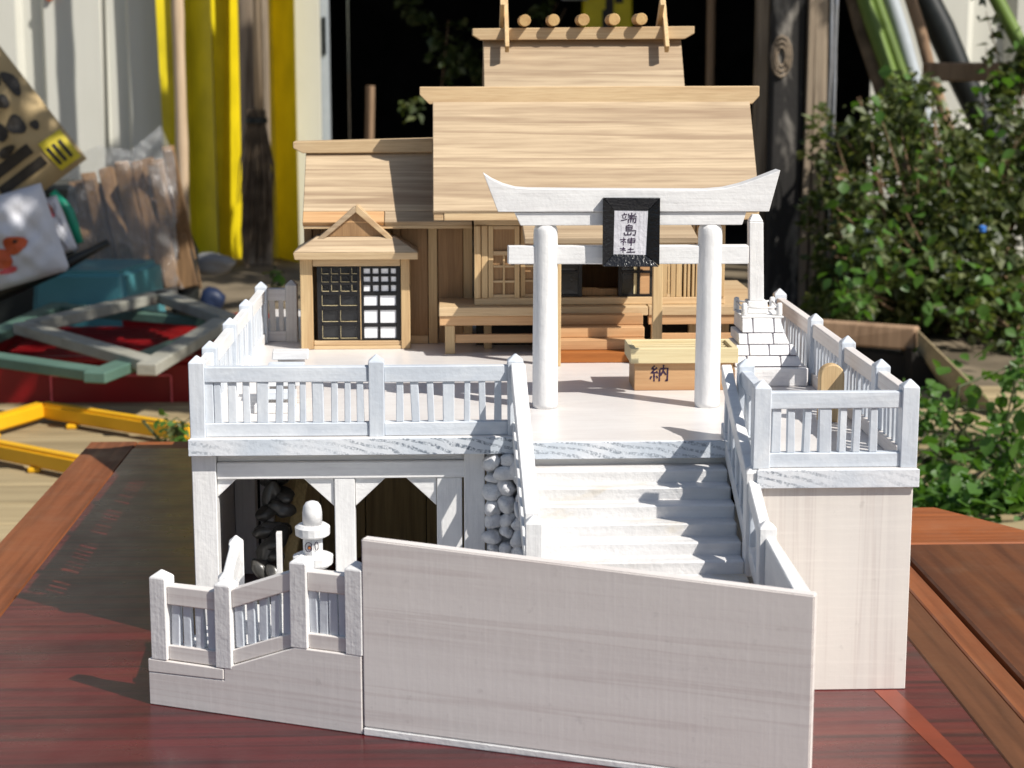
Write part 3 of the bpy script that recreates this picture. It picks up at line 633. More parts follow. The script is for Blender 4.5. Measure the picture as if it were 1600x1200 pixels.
# ------------------------------------------------------------------ MONUMENT
mo = empty('stone_monument', (22.2, 128, D), 'white obelisk on a stepped brick base with bollards right of the torii', 'monument')
bx = lambda z: (21.15+(18.1-z)*0.0, 24.0)
cbox('plinth', 'brick', mo, (20.3, 124.9, D+.01), (25.5, 132, 14.4), .06)
def tier(z0, z1, x0, x1, y0, n, sh):
    m = MB(); 
    MB().hexa([(x0+.1, y0+.04, z0), (x1-.1, y0+.04, z0), (x1-.1, y0+3.8, z0), (x0+.1, y0+3.8, z0), (x0+.12, y0+.5, z1-.03), (x1-.4, y0+.5, z1-.03), (x1-.4, y0+3.8, z1-.03), (x0+.12, y0+3.8, z1-.03)]).build('joint_core', 'mortar', mo)
    wdt = (x1-x0)/n; xs = [x0]+[x0+wdt*(k+sh) for k in range(n+1) if x0+.3 < x0+wdt*(k+sh) < x1-.3]+[x1]
    for k in range(len(xs)-1):
        dx0 = .05 if k else 0
        MB().hexa([(xs[k]+dx0, y0-.0, z0+.05), (xs[k+1]-.02, y0, z0+.05), (xs[k+1]-.02, y0+4, z0+.05), (xs[k]+dx0, y0+4, z0+.05), (xs[k]+dx0+.02, y0+.45, z1), (xs[k+1]-.02-(.25 if k == len(xs)-2 else 0), y0+.45, z1), (xs[k+1]-.02-(.25 if k == len(xs)-2 else 0), y0+4, z1), (xs[k]+dx0+.02, y0+4, z1)]).build('brick', 'brick', mo, bevel=.04, jit=.015)
tier(14.42, 15.12, 20.4, 25.2, 125.3, 2, .35)
tier(15.13, 15.85, 20.6, 24.9, 125.76, 3, .6)
tier(15.86, 16.6, 20.8, 24.4, 126.22, 2, .35)
tier(16.61, 17.6, 21.1, 24.1, 126.68, 2, .5)
cbox('cap_slab', 'white', mo, (21.1, 127.15, 17.62), (24.1, 131, 17.75), .04)
zb = 17.76
sx = 22.45; sy = 129.2
MB().hexa([(sx-.75, sy-.75, zb), (sx+.75, sy-.75, zb), (sx+.75, sy+.75, zb), (sx-.75, sy+.75, zb), (sx-.7, sy-.7, zb+.9), (sx+.7, sy-.7, zb+.9), (sx+.7, sy+.7, zb+.9), (sx-.7, sy+.7, zb+.9)]).build('shaft_base', 'white', mo, bevel=.05)
mb = MB(); a, b = .52, .50; zt = 24.3
mb.hexa([(sx-a-.05, sy-a, zb+.9), (sx+a-.05, sy-a, zb+.9), (sx+a, sy+a, zb+.9), (sx-a, sy+a, zb+.9), (sx-b-.2, sy-b, zt), (sx+b-.2, sy-b, zt), (sx+b-.2, sy+b, zt), (sx-b-.2, sy+b, zt)])
mb.build('shaft', 'white_z', mo, bevel=.05)
MB().hexa([(sx-b-.2, sy-b, zt+.01), (sx+b-.2, sy-b, zt+.01), (sx+b-.2, sy+b, zt+.01), (sx-b-.2, sy+b, zt+.01), (sx-.45, sy-.2, zt+.5), (sx+.05, sy-.2, zt+.5), (sx+.05, sy+.2, zt+.5), (sx-.45, sy+.2, zt+.5)]).build('shaft_tip', 'white_z', mo, bevel=.04)
bol = MB().lathe([(.2, 0), (.22, .1), (.2, .8), (.12, .9)], (0, 0, 0), 10).mesh('bollard', M['white'], smooth=True)
cor = [(21.35, 127.6), (23.85, 127.6), (23.9, 130.8), (21.3, 130.8)]
for x, y in cor: link('bollard', bol, mo, (x, y, zb))
for i in range(4):
    p, q = cor[i], cor[(i+1) % 4]; MB().tube([(p[0], p[1], zb+.62), ((p[0]+q[0])/2, (p[1]+q[1])/2, zb+.5), (q[0], q[1], zb+.62)], .07, 6).build('chain_bar', 'white', mo, smooth=True)

# wooden tag standing on the right deck
tg = MB(); pr = [(-.78, 0)]+[(-.78*math.cos(t), 3.0+.72*math.sin(t)) for t in [i*math.pi/8 for i in range(0, 9)]]+[(.78, 0)]
top('wooden_tag', tg.prism(pr, lambda a, b: (24.45+a, 112.2, D+b), lambda a, b: (24.45+a, 113.0, D+b)), 'cedar_z', (24.45, 112.5, D), 'pale round topped wooden marker standing behind the right corner fence', 'marker', bevel=.08)
# miniature steps on the left of the deck
ms = empty('miniature_steps', (-11, 117, D), 'tiny white flight of steps on the terrace behind the front fence', 'steps')
for k in range(5):
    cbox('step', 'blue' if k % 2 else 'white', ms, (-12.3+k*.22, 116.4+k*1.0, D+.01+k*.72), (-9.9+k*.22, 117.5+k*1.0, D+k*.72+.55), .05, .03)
    if k: cbox('support', 'wash', ms, (-11.9+k*.2, 117.0+k*1.0, D+.01), (-10.2+k*.22, 117.4+k*1.0, D+k*.72), .03)

# ------------------------------------------------------------------ STONE LANTERN
la = empty('stone_lantern', (-7.5, 101.0, 2.6), 'white painted stone lantern behind the stepped front fence', 'lantern')
LX, LY = -7.52, 101.0
def lth(name, prof, k=20, mat='white'): return MB().lathe(prof, (LX, LY, -.37), k).build(name, mat, la, smooth=False, bevel=0)
for nm, prof, k in (('base', [(1.2, 3.01), (1.2, 3.5), (.9, 3.8)], 18), ('shaft', [(.5, 3.81), (.45, 5.5), (.5, 7.6)], 14), ('ring', [(.9, 7.62), (1.12, 7.8), (1.15, 8.25), (.95, 8.35)], 18), ('firebox', [(.56, 8.36), (.56, 9.35)], 8), ('brim', [(.75, 9.36), (.98, 9.5), (1.0, 9.95), (.8, 10.1)], 18)): lth(nm, prof, k)
MB().lathe([(.56, 10.11), (.56, 10.8), (.5, 11.15), (.36, 11.36), (.15, 11.44)], (LX, LY, -.37), 20).build('cap', 'white', la, smooth=True)
m = MB()
def loop(cx, cz, rx, rz, y): m.ribbon([(cx+rx*math.cos(t*.7), y, cz+rz*math.sin(t*.7)) for t in range(10)], .03, (0, -1, 0), .02)
loop(LX-.2, 8.53, .2, .28, LY-.57); loop(LX-.15, 8.48, .1, .12, LY-.575); loop(LX+.25, 8.58, .1, .25, LY-.57); m.ribbon([(LX-.4, LY-.57, 8.13), (LX, LY-.57, 8.11)], .02, (0, -1, 0), .02)
loop(LX+.3, 6.93, .2, .3, LY-.53); loop(LX+.1, 7.03, .12, .2, LY-.53)
m.build('ink_drawing', 'ink', la)
MB().box((LX-.24, LY-.585, 8.41), (LX-.08, LY-.57, 8.58)).build('red_mark', 'brownstep', la)

# =================================================================== SHRINE HALL
ha = empty('shrine_hall', (12, 147, D), 'natural wood model shrine hall with steep plank roof and veranda', 'shrine')
VZ = 16.8; WY = 141.0
HX0, HX1 = 2.42, 22.0
ex, rx_ = (-.72, 24.25), (-.72, 24.25)
def slope_board(parent, name, mat, x0, x1, y0, z0, y1, z1, th, bevel=.04):
    d = Vector((0, y1-y0, z1-z0)).normalized(); n = Vector((0, d.z, -d.y))*th
    if n.z > 0: n = -n
    return MB().prism([(y0, z0), (y1, z1), (y1+n.y, z1+n.z), (y0+n.y, z0+n.z)], lambda a, b: (x0, a, b), lambda a, b: (x1, a, b)).build(name, mat, parent, bevel=bevel)
# roof: two front boards + back board + ridge cap
slope_board(ha, 'roof_board', 'roof', -.72, 24.25, 138.75, 24.3, 145.25, 33.15, .6)
slope_board(ha, 'roof_board', 'roof', -.72, 24.25, 152.6, 24.5, 145.45, 33.15, .6)
cbox('eave_board', 'cedar', ha, (.1, 138.9, 23.55), (24.2, 139.45, 24.25), .04)
cbox('eave_block', 'cedar', ha, (-.7, 138.95, 23.55), (.06, 139.5, 24.22), .05)
MB().prism([(-1.0, 32.15), (24.45, 32.15), (25.0, 32.75), (25.0, 33.55), (-1.75, 33.5), (-1.75, 32.9)], lambda a, b: (a, 144.65, b), lambda a, b: (a, 145.5, b)).build('ridge_cap', 'cedar', ha, bevel=.05)
# walls
cbox('sill_beam', 'cedar', ha, (HX0, 140.75, VZ), (HX1, 141.6, VZ+.55), .04)
cbox('head_beam', 'cedar', ha, (HX0, 140.8, 23.0), (HX1, 141.5, 24.0), .04)
def X(px): return (px-690)/FP*WY
def Zp(y): return 36-(y-85)/FP*WY
cbox('corner_post', 'cedar_z', ha, (HX0, 140.6, VZ+.56), (X(749), 141.4, 22.99), .04)
cbox('corner_post', 'cedar_z', ha, (X(750), 140.7, VZ+.56), (X(760), 141.4, 22.99), .04)
def wood_door(x0, x1, y0=140.95):
    dr = MB().box((x0, y0+.1, 17.36), (x1, y0+.5, 22.98)).build('door', 'panel', ha)
    t = .38
    for a, b, c, d in ((x0, x0+t, 17.36, 22.95), (x1-t, x1, 17.36, 22.95)): cbox('stile', 'cedar_z', dr, (a, y0-.15, c), (b, y0+.09, d), .02)
    for z0, z1 in ((17.36, 17.6), (20.65, 21.0), (22.7, 22.95)): cbox('door_rail', 'cedar', dr, (x0+t+.01, y0-.12, z0), (x1-t-.01, y0+.09, z1), .02)
    for z in (18.62, 19.8): cbox('muntin', 'cedar', dr, (x0+t+.01, y0-.08, z-.08), (x1-t-.01, y0+.09, z+.08), .01)
    cbox('muntin', 'cedar_z', dr, ((x0+x1)/2-.08, y0-.1, 17.61), ((x0+x1)/2+.08, y0+.09, 20.64), .01)
    return dr
wood_door(X(761), X(810)); wood_door(X(811.5), X(858), 141.3)
# opening with black doors
def black_door(x0, x1, y0, paper=False):
    dr = MB().box((x0, y0+.14, 17.36), (x1, y0+.2, 22.9)).build('black_door', 'glass', ha)
    t = .3
    for a, b in ((x0, x0+t), (x1-t, x1)): cbox('stile', 'black', dr, (a, y0-.1, 17.36), (b, y0+.13, 22.9), .02)
    for z0, z1 in ((17.36, 17.55), (19.2, 19.42), (21.0, 21.2), (22.7, 22.9)): cbox('door_rail', 'black', dr, (x0+t+.01, y0-.08, z0), (x1-t-.01, y0+.13, z1), .02)
    return dr
black_door(X(861), X(909), 141.2)
bd = black_door(X(966), X(1033), 141.2)
cbox('muntin', 'black', bd, (X(997), 141.13, 17.56), (X(1000.5), 141.33, 22.69), .01)
cbox('backing_strip', 'pine', bd, (X(991), 141.28, 17.56), (X(996), 141.33, 22.69), .0)
cbox('backing_strip', 'warm', bd, (X(1001), 141.28, 17.56), (X(1016), 141.33, 22.69), .0)
wood_door(X(1035), X(1056)); 
for a, b in ((1057, 1066), (1069, 1073), (1075, 1079), (1082, 1086)): cbox('wall_slat', 'cedar_z', ha, (X(a), 140.8, VZ+.56), (X(b), 141.3, 22.99), .03)
wood_door(X(1088), X(1122))
cbox('corner_post', 'cedar_z', ha, (X(1124), 140.6, VZ+.56), (X(1133), 141.4, 22.99), .04)
cbox('side_wall', 'panel', ha, (HX0+.1, 141.7, VZ), (HX0+.5, 149.5, 24.0), 0)
cbox('side_wall', 'panel', ha, (21.4, 141.7, VZ), (21.8, 149.5, 24.0), 0)
cbox('back_wall', 'panel', ha, (HX0+.1, 149.55, VZ), (21.8, 150, 24.0), 0)
cbox('ceiling', 'panel', ha, (HX0+.1, 141.65, 24.05), (21.8, 149.5, 24.3), 0)
for x_ in (HX0+.2, 21.3): MB().prism([(141.6, 24.31), (149.8, 24.31), (145.2, 31.0)], lambda a, b: (x_, a, b), lambda a, b: (x_+.4, a, b)).build('gable_board', 'panel', ha)
cbox('threshold', 'panel', ha, (X(909), 141.9, 17.36), (X(966), 142.4, 17.9), .02)
# veranda
cbox('veranda_floor', 'cedar', ha, (-.34, 139.6, VZ-.72), (8.1, 145.2, VZ-.02), .05)
cbox('veranda_floor', 'cedar', ha, (8.15, 139.62, VZ-.72), (15.85, 140.95, VZ-.025), .05)
cbox('veranda_floor', 'cedar', ha, (15.9, 139.6, VZ-.72), (25.45, 156, VZ-.02), .05)
cbox('inner_floor', 'panel', ha, (HX0, 145.3, VZ-.7), (15.8, 149.4, VZ-.05), 0); cbox('inner_floor', 'panel', ha, (8.15, 141.0, VZ-.7), (15.85, 145.25, VZ-.05), 0)
cbox('veranda_beam', 'warm', ha, (-.3, 139.75, 15.35), (8.1, 140.4, 16.06), .04)
cbox('veranda_beam', 'warm', ha, (15.9, 139.75, 15.35), (25.3, 140.4, 16.06), .04)
for x in (.12, 7.35, 16.15, 24.4): cbox('veranda_leg', 'cedar_z', ha, (x, 139.8, D+.01), (x+.76, 140.4, 15.34), .04)
for x in (3.2, 19.4, 22): cbox('veranda_leg', 'cedar_z', ha, (x, 142.2, D+.01), (x+.6, 142.8, 16.0), .04)
cbox('veranda_brace', 'warm', ha, (.9, 139.95, 13.95), (7.3, 140.3, 14.62), .03)
cbox('veranda_brace', 'warm', ha, (16.95, 139.95, 13.95), (24.35, 140.3, 14.62), .03)
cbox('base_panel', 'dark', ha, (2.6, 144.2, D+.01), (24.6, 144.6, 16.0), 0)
# entrance steps
for k in range(4):
    cbox('step', 'brownstep' if k == 0 else 'warm', ha, (8.5, 135.3+k*1.07, D+.01 if k == 0 else D+.8*k+.02), (15.35, 139.55, D+.8*(k+1)), .05)
# canopy roof over the steps
slope_board(ha, 'canopy_board', 'roof', 6.0, 18.75, 133.4, 22.75, 138.8, 23.65, .45)
cbox('canopy_eave', 'cedar', ha, (6.6, 133.6, 21.75), (13.4, 134.1, 22.4), .04); cbox('canopy_eave', 'cedar', ha, (13.46, 133.6, 21.75), (18.4, 134.1, 22.4), .04)
for x in (8.0, 15.55): cbox('canopy_post', 'cedar_z', ha, (x, 133.85, D+.01), (x+.72, 134.5, 21.74), .04)
# rear sanctuary roof with forked finials and ridge logs
re_ = empty('rear_sanctuary', (11.6, 154, D), 'taller rear sanctuary with crossed finials and five ridge logs', 'shrine')
slope_board(re_, 'roof_board', 'roof', 3.45, 19.9, 148.6, 30.4, 153.9, 37.45, .6)
slope_board(re_, 'roof_board', 'roof', 3.45, 19.9, 159.8, 30.4, 154.5, 37.45, .6)
MB().prism([(3.2, 37.15), (20.1, 37.25), (20.9, 37.7), (20.9, 38.3), (2.55, 38.1), (2.55, 37.55)], lambda a, b: (a, 152.9, b), lambda a, b: (a, 155.6, b)).build('ridge_cap', 'cedar', re_, bevel=.05)
cbox('body', 'panel', re_, (5, 151.5, D+.01), (18.5, 157.5, 30.2), .05)
lg = MB().tube([(0, -1.75, 0), (0, 1.75, 0)], .49, 14).mesh('ridge_log', M['cedar_y'], (0, 0, 0), .03)
for px in (818, 862, 908, 955, 997): link('ridge_log', lg, re_, ((px-690)/FP*152.5, 153.9, 38.72+.12*(px-818)/180+.02), (0, random.uniform(0, 3)*0, 0))
def chigi(x, y0, z0, y1, z1, wd, th=.34):
    d = Vector((0, y1-y0, z1-z0)).normalized(); n = Vector((0, -d.z, d.y))*wd/2
    p = Vector((x, y0, z0)); q = Vector((x, y1, z1)); t = Vector((th, 0, 0))
    MB().hexa([p-n, p-n+t, p+n+t, p+n, q-n, q-n+t, q+n+t, q+n]).build('finial_board', 'cedar_z', re_, bevel=.03)
for x in (5.18, 18.3):
    chigi(x, 151.4, 36.4, 156.6, 42.6, .8); chigi(x-.36, 156.6, 36.6, 152.2, 40.3, .8)

# =================================================================== SIDE BUILDING (left)
sb = empty('side_building', (-4, 148, D), 'lower wooden wing with plank roof joined to the left of the main hall', 'shrine')
slope_board(sb, 'roof_board', 'roof', -10.95, 2.3, 143.75, 23.9, 148.6, 28.75, .5)
slope_board(sb, 'roof_board', 'roof_o', -10.95, -4.6, 142.9, 23.1, 143.74, 23.89, .5); slope_board(sb, 'roof_board', 'roof', -4.55, 2.3, 142.9, 23.1, 143.74, 23.89, .5)
slope_board(sb, 'roof_board', 'roof', -10.95, -.9, 155.0, 23.1, 149.0, 28.75, .5)
MB().prism([(-11.2, 28.2), (-.76, 28.25), (-.76, 29.35), (-11.95, 29.1), (-11.95, 28.6)], lambda a, b: (a, 147.7, b), lambda a, b: (a, 149.8, b)).build('ridge_cap', 'cedar', sb, bevel=.05)
cbox('eave_board', 'cedar', sb, (-10.9, 143.15, 22.55), (2.3, 143.6, 22.8), .03)
SY = 145.4
XS = lambda px: (px-690)/FP*SY
cols_ = [(474, 486), (500, 512), (612, 624), (667, 681), (722, 736)]
for a, b in cols_: cbox('wall_post', 'cedar_z' if a > 640 else 'panel', sb, (XS(a), SY-.25, D+.01), (XS(b), SY+.3, 22.7), .03)
pan = [(487, 499), (513, 611), (625, 666), (682, 721)]
for a, b in pan:
    cbox('wall_panel', 'panel', sb, (XS(a), SY, D+.01), (XS(b), SY+.25, 22.6), .02)
cbox('baseboard', 'cedar', sb, (XS(625), SY-.3, D+.01), (XS(666), SY-.05, D+.65), .03)
cbox('head_board', 'cedar', sb, (XS(474), SY-.1, 22.72), (2.3, SY+.3, 23.3), .03)
cbox('side_wall', 'panel', sb, (-10.95, SY+.35, D+.01), (-10.6, 154, 23.2), 0)
cbox('back_wall', 'panel', sb, (-10.55, 153.6, D+.01), (2.3, 154, 23.2), 0)
MB().prism([(SY+.35, 23.25), (154, 23.25), (149.0, 27.4)], lambda a, b: (-10.9, a, b), lambda a, b: (-10.6, a, b)).build('gable_board', 'panel', sb)

# =================================================================== KIOSK
ki = empty('small_kiosk', (-7, 144, D), 'small wooden hut with black lattice doors and gabled hip roof', 'kiosk')
KY = 142.6
KX = lambda px: (px-690)/FP*KY
KZ = lambda y: 36-(y-85)/FP*KY
cbox('corner_post', 'cedar_z', ki, (KX(466), KY-.2, D+.01), (KX(485.5), KY+.9, 20.28), .05, .03)
cbox('corner_post', 'cedar_z', ki, (KX(623.5), KY-.2, D+.01), (KX(637.5), KY+.9, 20.28), .05, .03)
cbox('lintel', 'cedar', ki, (KX(486), KY-.1, KZ(411)), (KX(623), KY+.6, 20.28), .03)
cbox('sill', 'cedar', ki, (KX(486), KY-.12, D+.01), (KX(623), KY+.6, KZ(537)), .03)
cbox('sill_ledge', 'cedar', ki, (KX(486), KY-.02, KZ(536.6)), (KX(623), KY+.6, KZ(529.5)), .04)
cbox('side_wall', 'panel', ki, (KX(466)+.1, KY+.95, D+.01), (KX(466)+.4, 145.4, 20.28), 0); cbox('side_wall', 'panel', ki, (KX(637)-.4, KY+.95, D+.01), (KX(637)-.1, 145.3, 20.28), 0)
zt, zb_ = KZ(412), KZ(528.5)
def lattice(name, x0, x1, small_x, small_z, big_x, big_z, y0, panemat, frame):
    dr = MB().box((x0, y0+.3, zb_+.01), (x1, y0+.36, zt-.01)).build(name, panemat if panemat == 'glass' else 'paper', ki)
    xs0, xs1 = small_x[0], small_x[-1]
    for a, b in ((x0, xs0), (xs1, x1)): cbox('stile', 'black', dr, (a, y0-.08, zb_+.01), (b, y0+.28, zt-.01), .015)
    allz = small_z+big_z
    # horizontal bars between panes: lists of (z0,z1)
    prev = zt-.01
    for (a, b) in allz:
        if prev-a > .02: cbox('lattice_bar', 'black', dr, (xs0+.005, y0-.05, a), (xs1-.005, y0+.28, prev), .02, .012)
        prev = b
    cbox('lattice_bar', 'black', dr, (xs0+.005, y0-.05, zb_+.01), (xs1-.005, y0+.28, prev), .02)
    for i in range(1, len(small_x)-1): cbox('lattice_bar', 'black', dr, (small_x[i]-.09, y0-.03, small_z[-1][1]-.03), (small_x[i]+.09, y0+.27, zt-.02), .02, .012)
    for i in range(1, len(big_x)-1): cbox('lattice_bar', 'black', dr, (big_x[i]-.09, y0-.03, zb_+.02), (big_x[i]+.09, y0+.27, small_z[-1][1]-.2), .02, .012)
    # panes
    for zz, xx in ((small_z, small_x), (big_z, big_x)):
        for a, b in zz:
            for i in range(len(xx)-1):
                l0 = xx[i]+(.0 if i == 0 else .09); l1 = xx[i+1]-(.0 if i == len(xx)-2 else .09)
                cbox('pane', panemat, dr, (l0+.02, y0+(.06 if panemat == 'paper' else .2), b+.02), (l1-.02, y0+.27, a-.02), 0)
                if frame:
                    for q in ((l0, b, l1, b+.035), (l0, b, l0+.035, a)): cbox('bright_edge', 'pine', dr, (q[0]+.01, y0-.07-.01, q[1]), (q[2]-.0, y0-.055, q[3]), 0)
    return dr
kx = lambda c: KX(460+c/7.5); kz = lambda c: KZ(400+c/7.5)
lattice('black_door', kx(240), kx(745), [kx(v) for v in (295, 395, 505, 635, 712)], [(kz(a), kz(b)) for a, b in ((108, 178), (200, 275), (310, 385))], [kx(v) for v in (295, 495, 705)], [(kz(a), kz(b)) for a, b in ((430, 555), (610, 745), (795, 945))], KY+.25, 'glass', True)
lattice('paper_door', kx(760), kx(1222), [kx(v) for v in (788, 882, 980, 1095, 1172)], [(kz(a), kz(b)) for a, b in ((115, 180), (210, 275), (312, 388))], [kx(v) for v in (788, 965, 1165)], [(kz(a), kz(b)) for a, b in ((435, 558), (608, 765), (808, 945))], KY+.15, 'paper', False)
cbox('door_edge', 'cedar_z', ki, (kx(746), KY+.1, zb_+.02), (kx(757), KY+.4, zt-.02), 0)
# irimoya roof: eave band, hipped skirt, gable
e0, e1, ya, yb = -11.62, -1.95, 141.5, 146.3
MB().hexa([(e0+.1, ya+.1, 20.3), (e1-.0, ya+.1, 20.3), (e1, yb, 20.3), (e0+.1, yb, 20.3), (e0, ya, 20.85), (e1+.0, ya, 20.85), (e1, yb, 20.85), (e0, yb, 20.85)]).build('eave_band', 'cedar', ki, bevel=.04)
MB().hexa([(e0+.03, ya+.03, 20.87), (e1-.03, ya+.03, 20.87), (e1-.03, yb, 20.87), (e0+.03, yb, 20.87), (-9.9, ya+1.25, 21.95), (-3.75, ya+1.25, 21.95), (-3.75, yb, 21.95), (-9.9, yb, 21.95)]).build('hip_skirt', 'roof', ki, bevel=.03)
ax_, az = -6.78, 24.25
MB().prism([(-9.2, 21.97), (-4.35, 21.97), (ax_, 23.85)], lambda a, b: (a, 142.95, b), lambda a, b: (a, 143.3, b)).build('pediment', 'panel', ki, bevel=.02)
MB().prism([(-10.15, 21.55), (-9.85, 21.35), (ax_, 23.88), (ax_, 24.3), (-6.9, 24.32)], lambda a, b: (a, 142.6, b), lambda a, b: (a, 146, b)).build('gable_roof_board', 'roof', ki, bevel=.03)
MB().prism([(-3.95, 21.9), (-4.2, 21.65), (ax_+.01, 23.88), (ax_+.01, 24.4), (-6.6, 24.38)], lambda a, b: (a, 142.6, b), lambda a, b: (a, 146, b)).build('gable_roof_board', 'cedar', ki, bevel=.03)

# =================================================================== BACKGROUND, LEFT
def PX(x, y, Y=None, Z=None):       # measured point of the photograph turned into a place in the yard
    r = Fv+Rv*((x-800)/FP)+Uv*((600-y)/FP)
    t = Y/r.y if Y is not None else (Z-36)/r.z
    return Vector((0, 0, 36))+r*t
ysh = empty('yellow_sheet', (-68, 530, G), 'tall yellow ribbed plastic sheet leaning on the metal wall', 'sheet')
def ysheet(pts, z0, z1, lean, nm):
    mb = MB()
    for (xb, xt, yb_) in pts:
        for zz, xx, yy in ((z0, xb, yb_), (z1, xt, yb_+lean)):
            mb.v += [Vector((xx, yy, zz)), Vector((xx, yy+.6, zz))]
    for i in range(len(pts)-1):
        k = 4*i; mb.f += [(k, k+4, k+6, k+2), (k+1, k+3, k+7, k+5), (k+2, k+6, k+7, k+3), (k, k+1, k+5, k+4)]
    e = len(mb.v)-4; mb.f += [(0, 2, 3, 1), (e, e+1, e+3, e+2)]
    mb.build(nm, 'yellow', ysh)
px5 = lambda p, Y=549: (p-690)/FP*Y
ysheet([(px5(262), px5(238), 552), (px5(300), px5(300), 556), (px5(345), px5(340), 541)], G, 190, 1.5, 'sheet_rib')
ysheet([(px5(346), px5(341), 541.5), (px5(372), px5(400), 555), (px5(430), px5(425), 556), (px5(468), px5(466), 543)], G, 190, 1.5, 'sheet_rib')
pl = empty('leaning_bamboo_pole', (-74, 530, G), 'pale bamboo pole standing in front of the yellow sheet', 'pole')
mb = MB(); P_ = [Vector(((289-690)/FP*530, 530, z)) for z in range(-25, 190, 9)]
mb.tube(P_, [1.65 if i % 4 else 1.85 for i in range(len(P_))], 12).build('cane', 'bamboo', pl, smooth=True)
br = empty('bamboo_broom', (-50, 480, G), 'upturned twig broom with bamboo handle leaning by the yellow sheets', 'broom')
bx_ = (404-690)/FP*520
MB().tube([(bx_+1.0, 520, 14), (bx_+.9, 522, 80), (bx_+1, 524, 150)], [1.3, 1.25, 1.1], 12).build('handle', 'bamboo', br, smooth=True)
mb = MB()
for k in range(330):
    a = random.uniform(0, 6.28); r0 = random.uniform(0, 2.6); r1 = random.uniform(.3, 1)*6.2*(.55+.45*random.random())
    zt_ = random.uniform(14, 21); zb2 = random.uniform(-24, -2)
    top_ = Vector((bx_+math.cos(a)*r0, 520+math.sin(a)*r0, zt_)); mid = Vector((bx_+math.cos(a)*(r0+r1)*.62, 520+math.sin(a)*(r0+r1)*.5, (zt_+zb2)/2)); bot = Vector((bx_-.5+math.cos(a)*r1, 520+math.sin(a)*r1, zb2))
    mb.tube([top_, mid, bot], [.28, .25, .1], 3, False)
tag(mb.build('bristles', 'twig', br), kind='stuff')
MB().tube([(bx_, 520, 17), (bx_, 520, 18.5)], 3.2, 14).build('binding', 'darkplastic', br)
top('leaning_board', MB().hexa([(px5(386), 536, G), (px5(430), 536, G), (px5(430), 538, G), (px5(386), 538, G), (px5(388), 539, 190), (px5(434), 539, 190), (px5(434), 541, 190), (px5(388), 541, 190)]), 'weather', (-50, 512, G), 'grey brown board leaning behind the broom handle', 'board', bevel=.3)

# sacks
def sack(name, c, ex_, ey, hw, hh, th, mat, label, base=None):
    c = Vector(c); ex_ = Vector(ex_).normalized(); ey = Vector(ey); ey = (ey-ex_*ey.dot(ex_)).normalized(); nz = ex_.cross(ey)
    e = empty(name, tuple(c-ey*hh), label, 'sack')
    mb = MB(); n = 26
    def pt(u, v, s): 
        p = (1-abs(u)**3)*(1-abs(v)**3); wr = .55*math.sin(7*u+3*v)+.45*math.sin(11*v-4*u+math.sin(5*u))+.3*math.sin(17*u+9*v)
        return c+ex_*u*hw+ey*v*hh+nz*s*(th*max(p, 0)**.45+wr*max(p, 0)*.8)
    for s in (1, -1):
        o = len(mb.v)
        for i in range(n+1):
            for j in range(n+1): mb.v.append(pt(i/n*2-1, j/n*2-1, s))
        for i in range(n):
            for j in range(n):
                a = o+i*(n+1)+j; mb.f.append((a, a+1, a+n+2, a+n+1) if s > 0 else (a, a+n+1, a+n+2, a+1))
    mb.build('bag', mat, e, smooth=True)
    sg = 1 if nz.y < 0 else -1
    def patch(nm, u0, u1, v0, v1, m_, off=.25, k=6):
        q = MB()
        for i in range(k+1):
            for j in range(k+1): q.v.append(pt(u0+(u1-u0)*i/k, v0+(v1-v0)*j/k, sg)+nz*sg*off)
        for i in range(k):
            for j in range(k): a = i*(k+1)+j; q.f.append((a, a+1, a+k+2, a+k+1))
        q.build(nm, m_, e, smooth=True)
    def blob(nm, u, v, ru, rv, m_, off=.3):
        q = MB(); q.v.append(pt(u, v, sg)+nz*sg*off)
        for i in range(14): a = i*math.pi/7; rr = 1+.12*math.sin(3*a+u*9); q.v.append(pt(u+ru*rr*math.cos(a), v+rv*rr*math.sin(a), sg)+nz*sg*off)
        for i in range(14): q.f.append((0, 1+i, 1+(i+1) % 14))
        q.build(nm, m_, e)
    return e, patch, blob
# kraft sack: lower right corner at pixel (135,248)
Ys = 350
cor_ = PX(136, 248, Y=Ys); up_ = (PX(0, 72, Y=Ys)-cor_).normalized(); lf_ = (PX(45, 312, Y=Ys)-cor_); lf_ = (lf_-up_*lf_.dot(up_)).normalized()
hw, hh = 13, 19
e, patch, blob = sack('paper_sack', cor_+up_*hh+lf_*hw, lf_, up_, hw, hh, 4.2, 'kraft', 'brown printed paper sack hanging tilted at the upper left')
patch('yellow_label', -.97, -.62, -.95, -.62, 'label_y'); patch('black_band', -.55, .25, -.82, -.72, 'print'); patch('black_band', -.5, .3, -.66, -.55, 'print')
for u, v, a, b in ((-.55, -.35, .12, .1), (-.3, -.3, .1, .12), (-.6, -.1, .1, .07), (-.2, -.5, .14, .05), (.1, -.35, .12, .1), (-.45, .2, .16, .08), (-.75, -.45, .06, .05), (0, 0, .12, .09), (-.6, .45, .1, .1), (.2, .1, .15, .1), (-.25, .4, .18, .1), (-.85, 0, .08, .14), (.3, -.1, .12, .2), (-.1, .65, .2, .1), (-.7, .15, .1, .1)): blob('black_print', u, v, a, b, 'print')
for u in (-.9, -.8, -.71): patch('label_mark', u, u+.05, -.9, -.7, 'print', .4, 2)
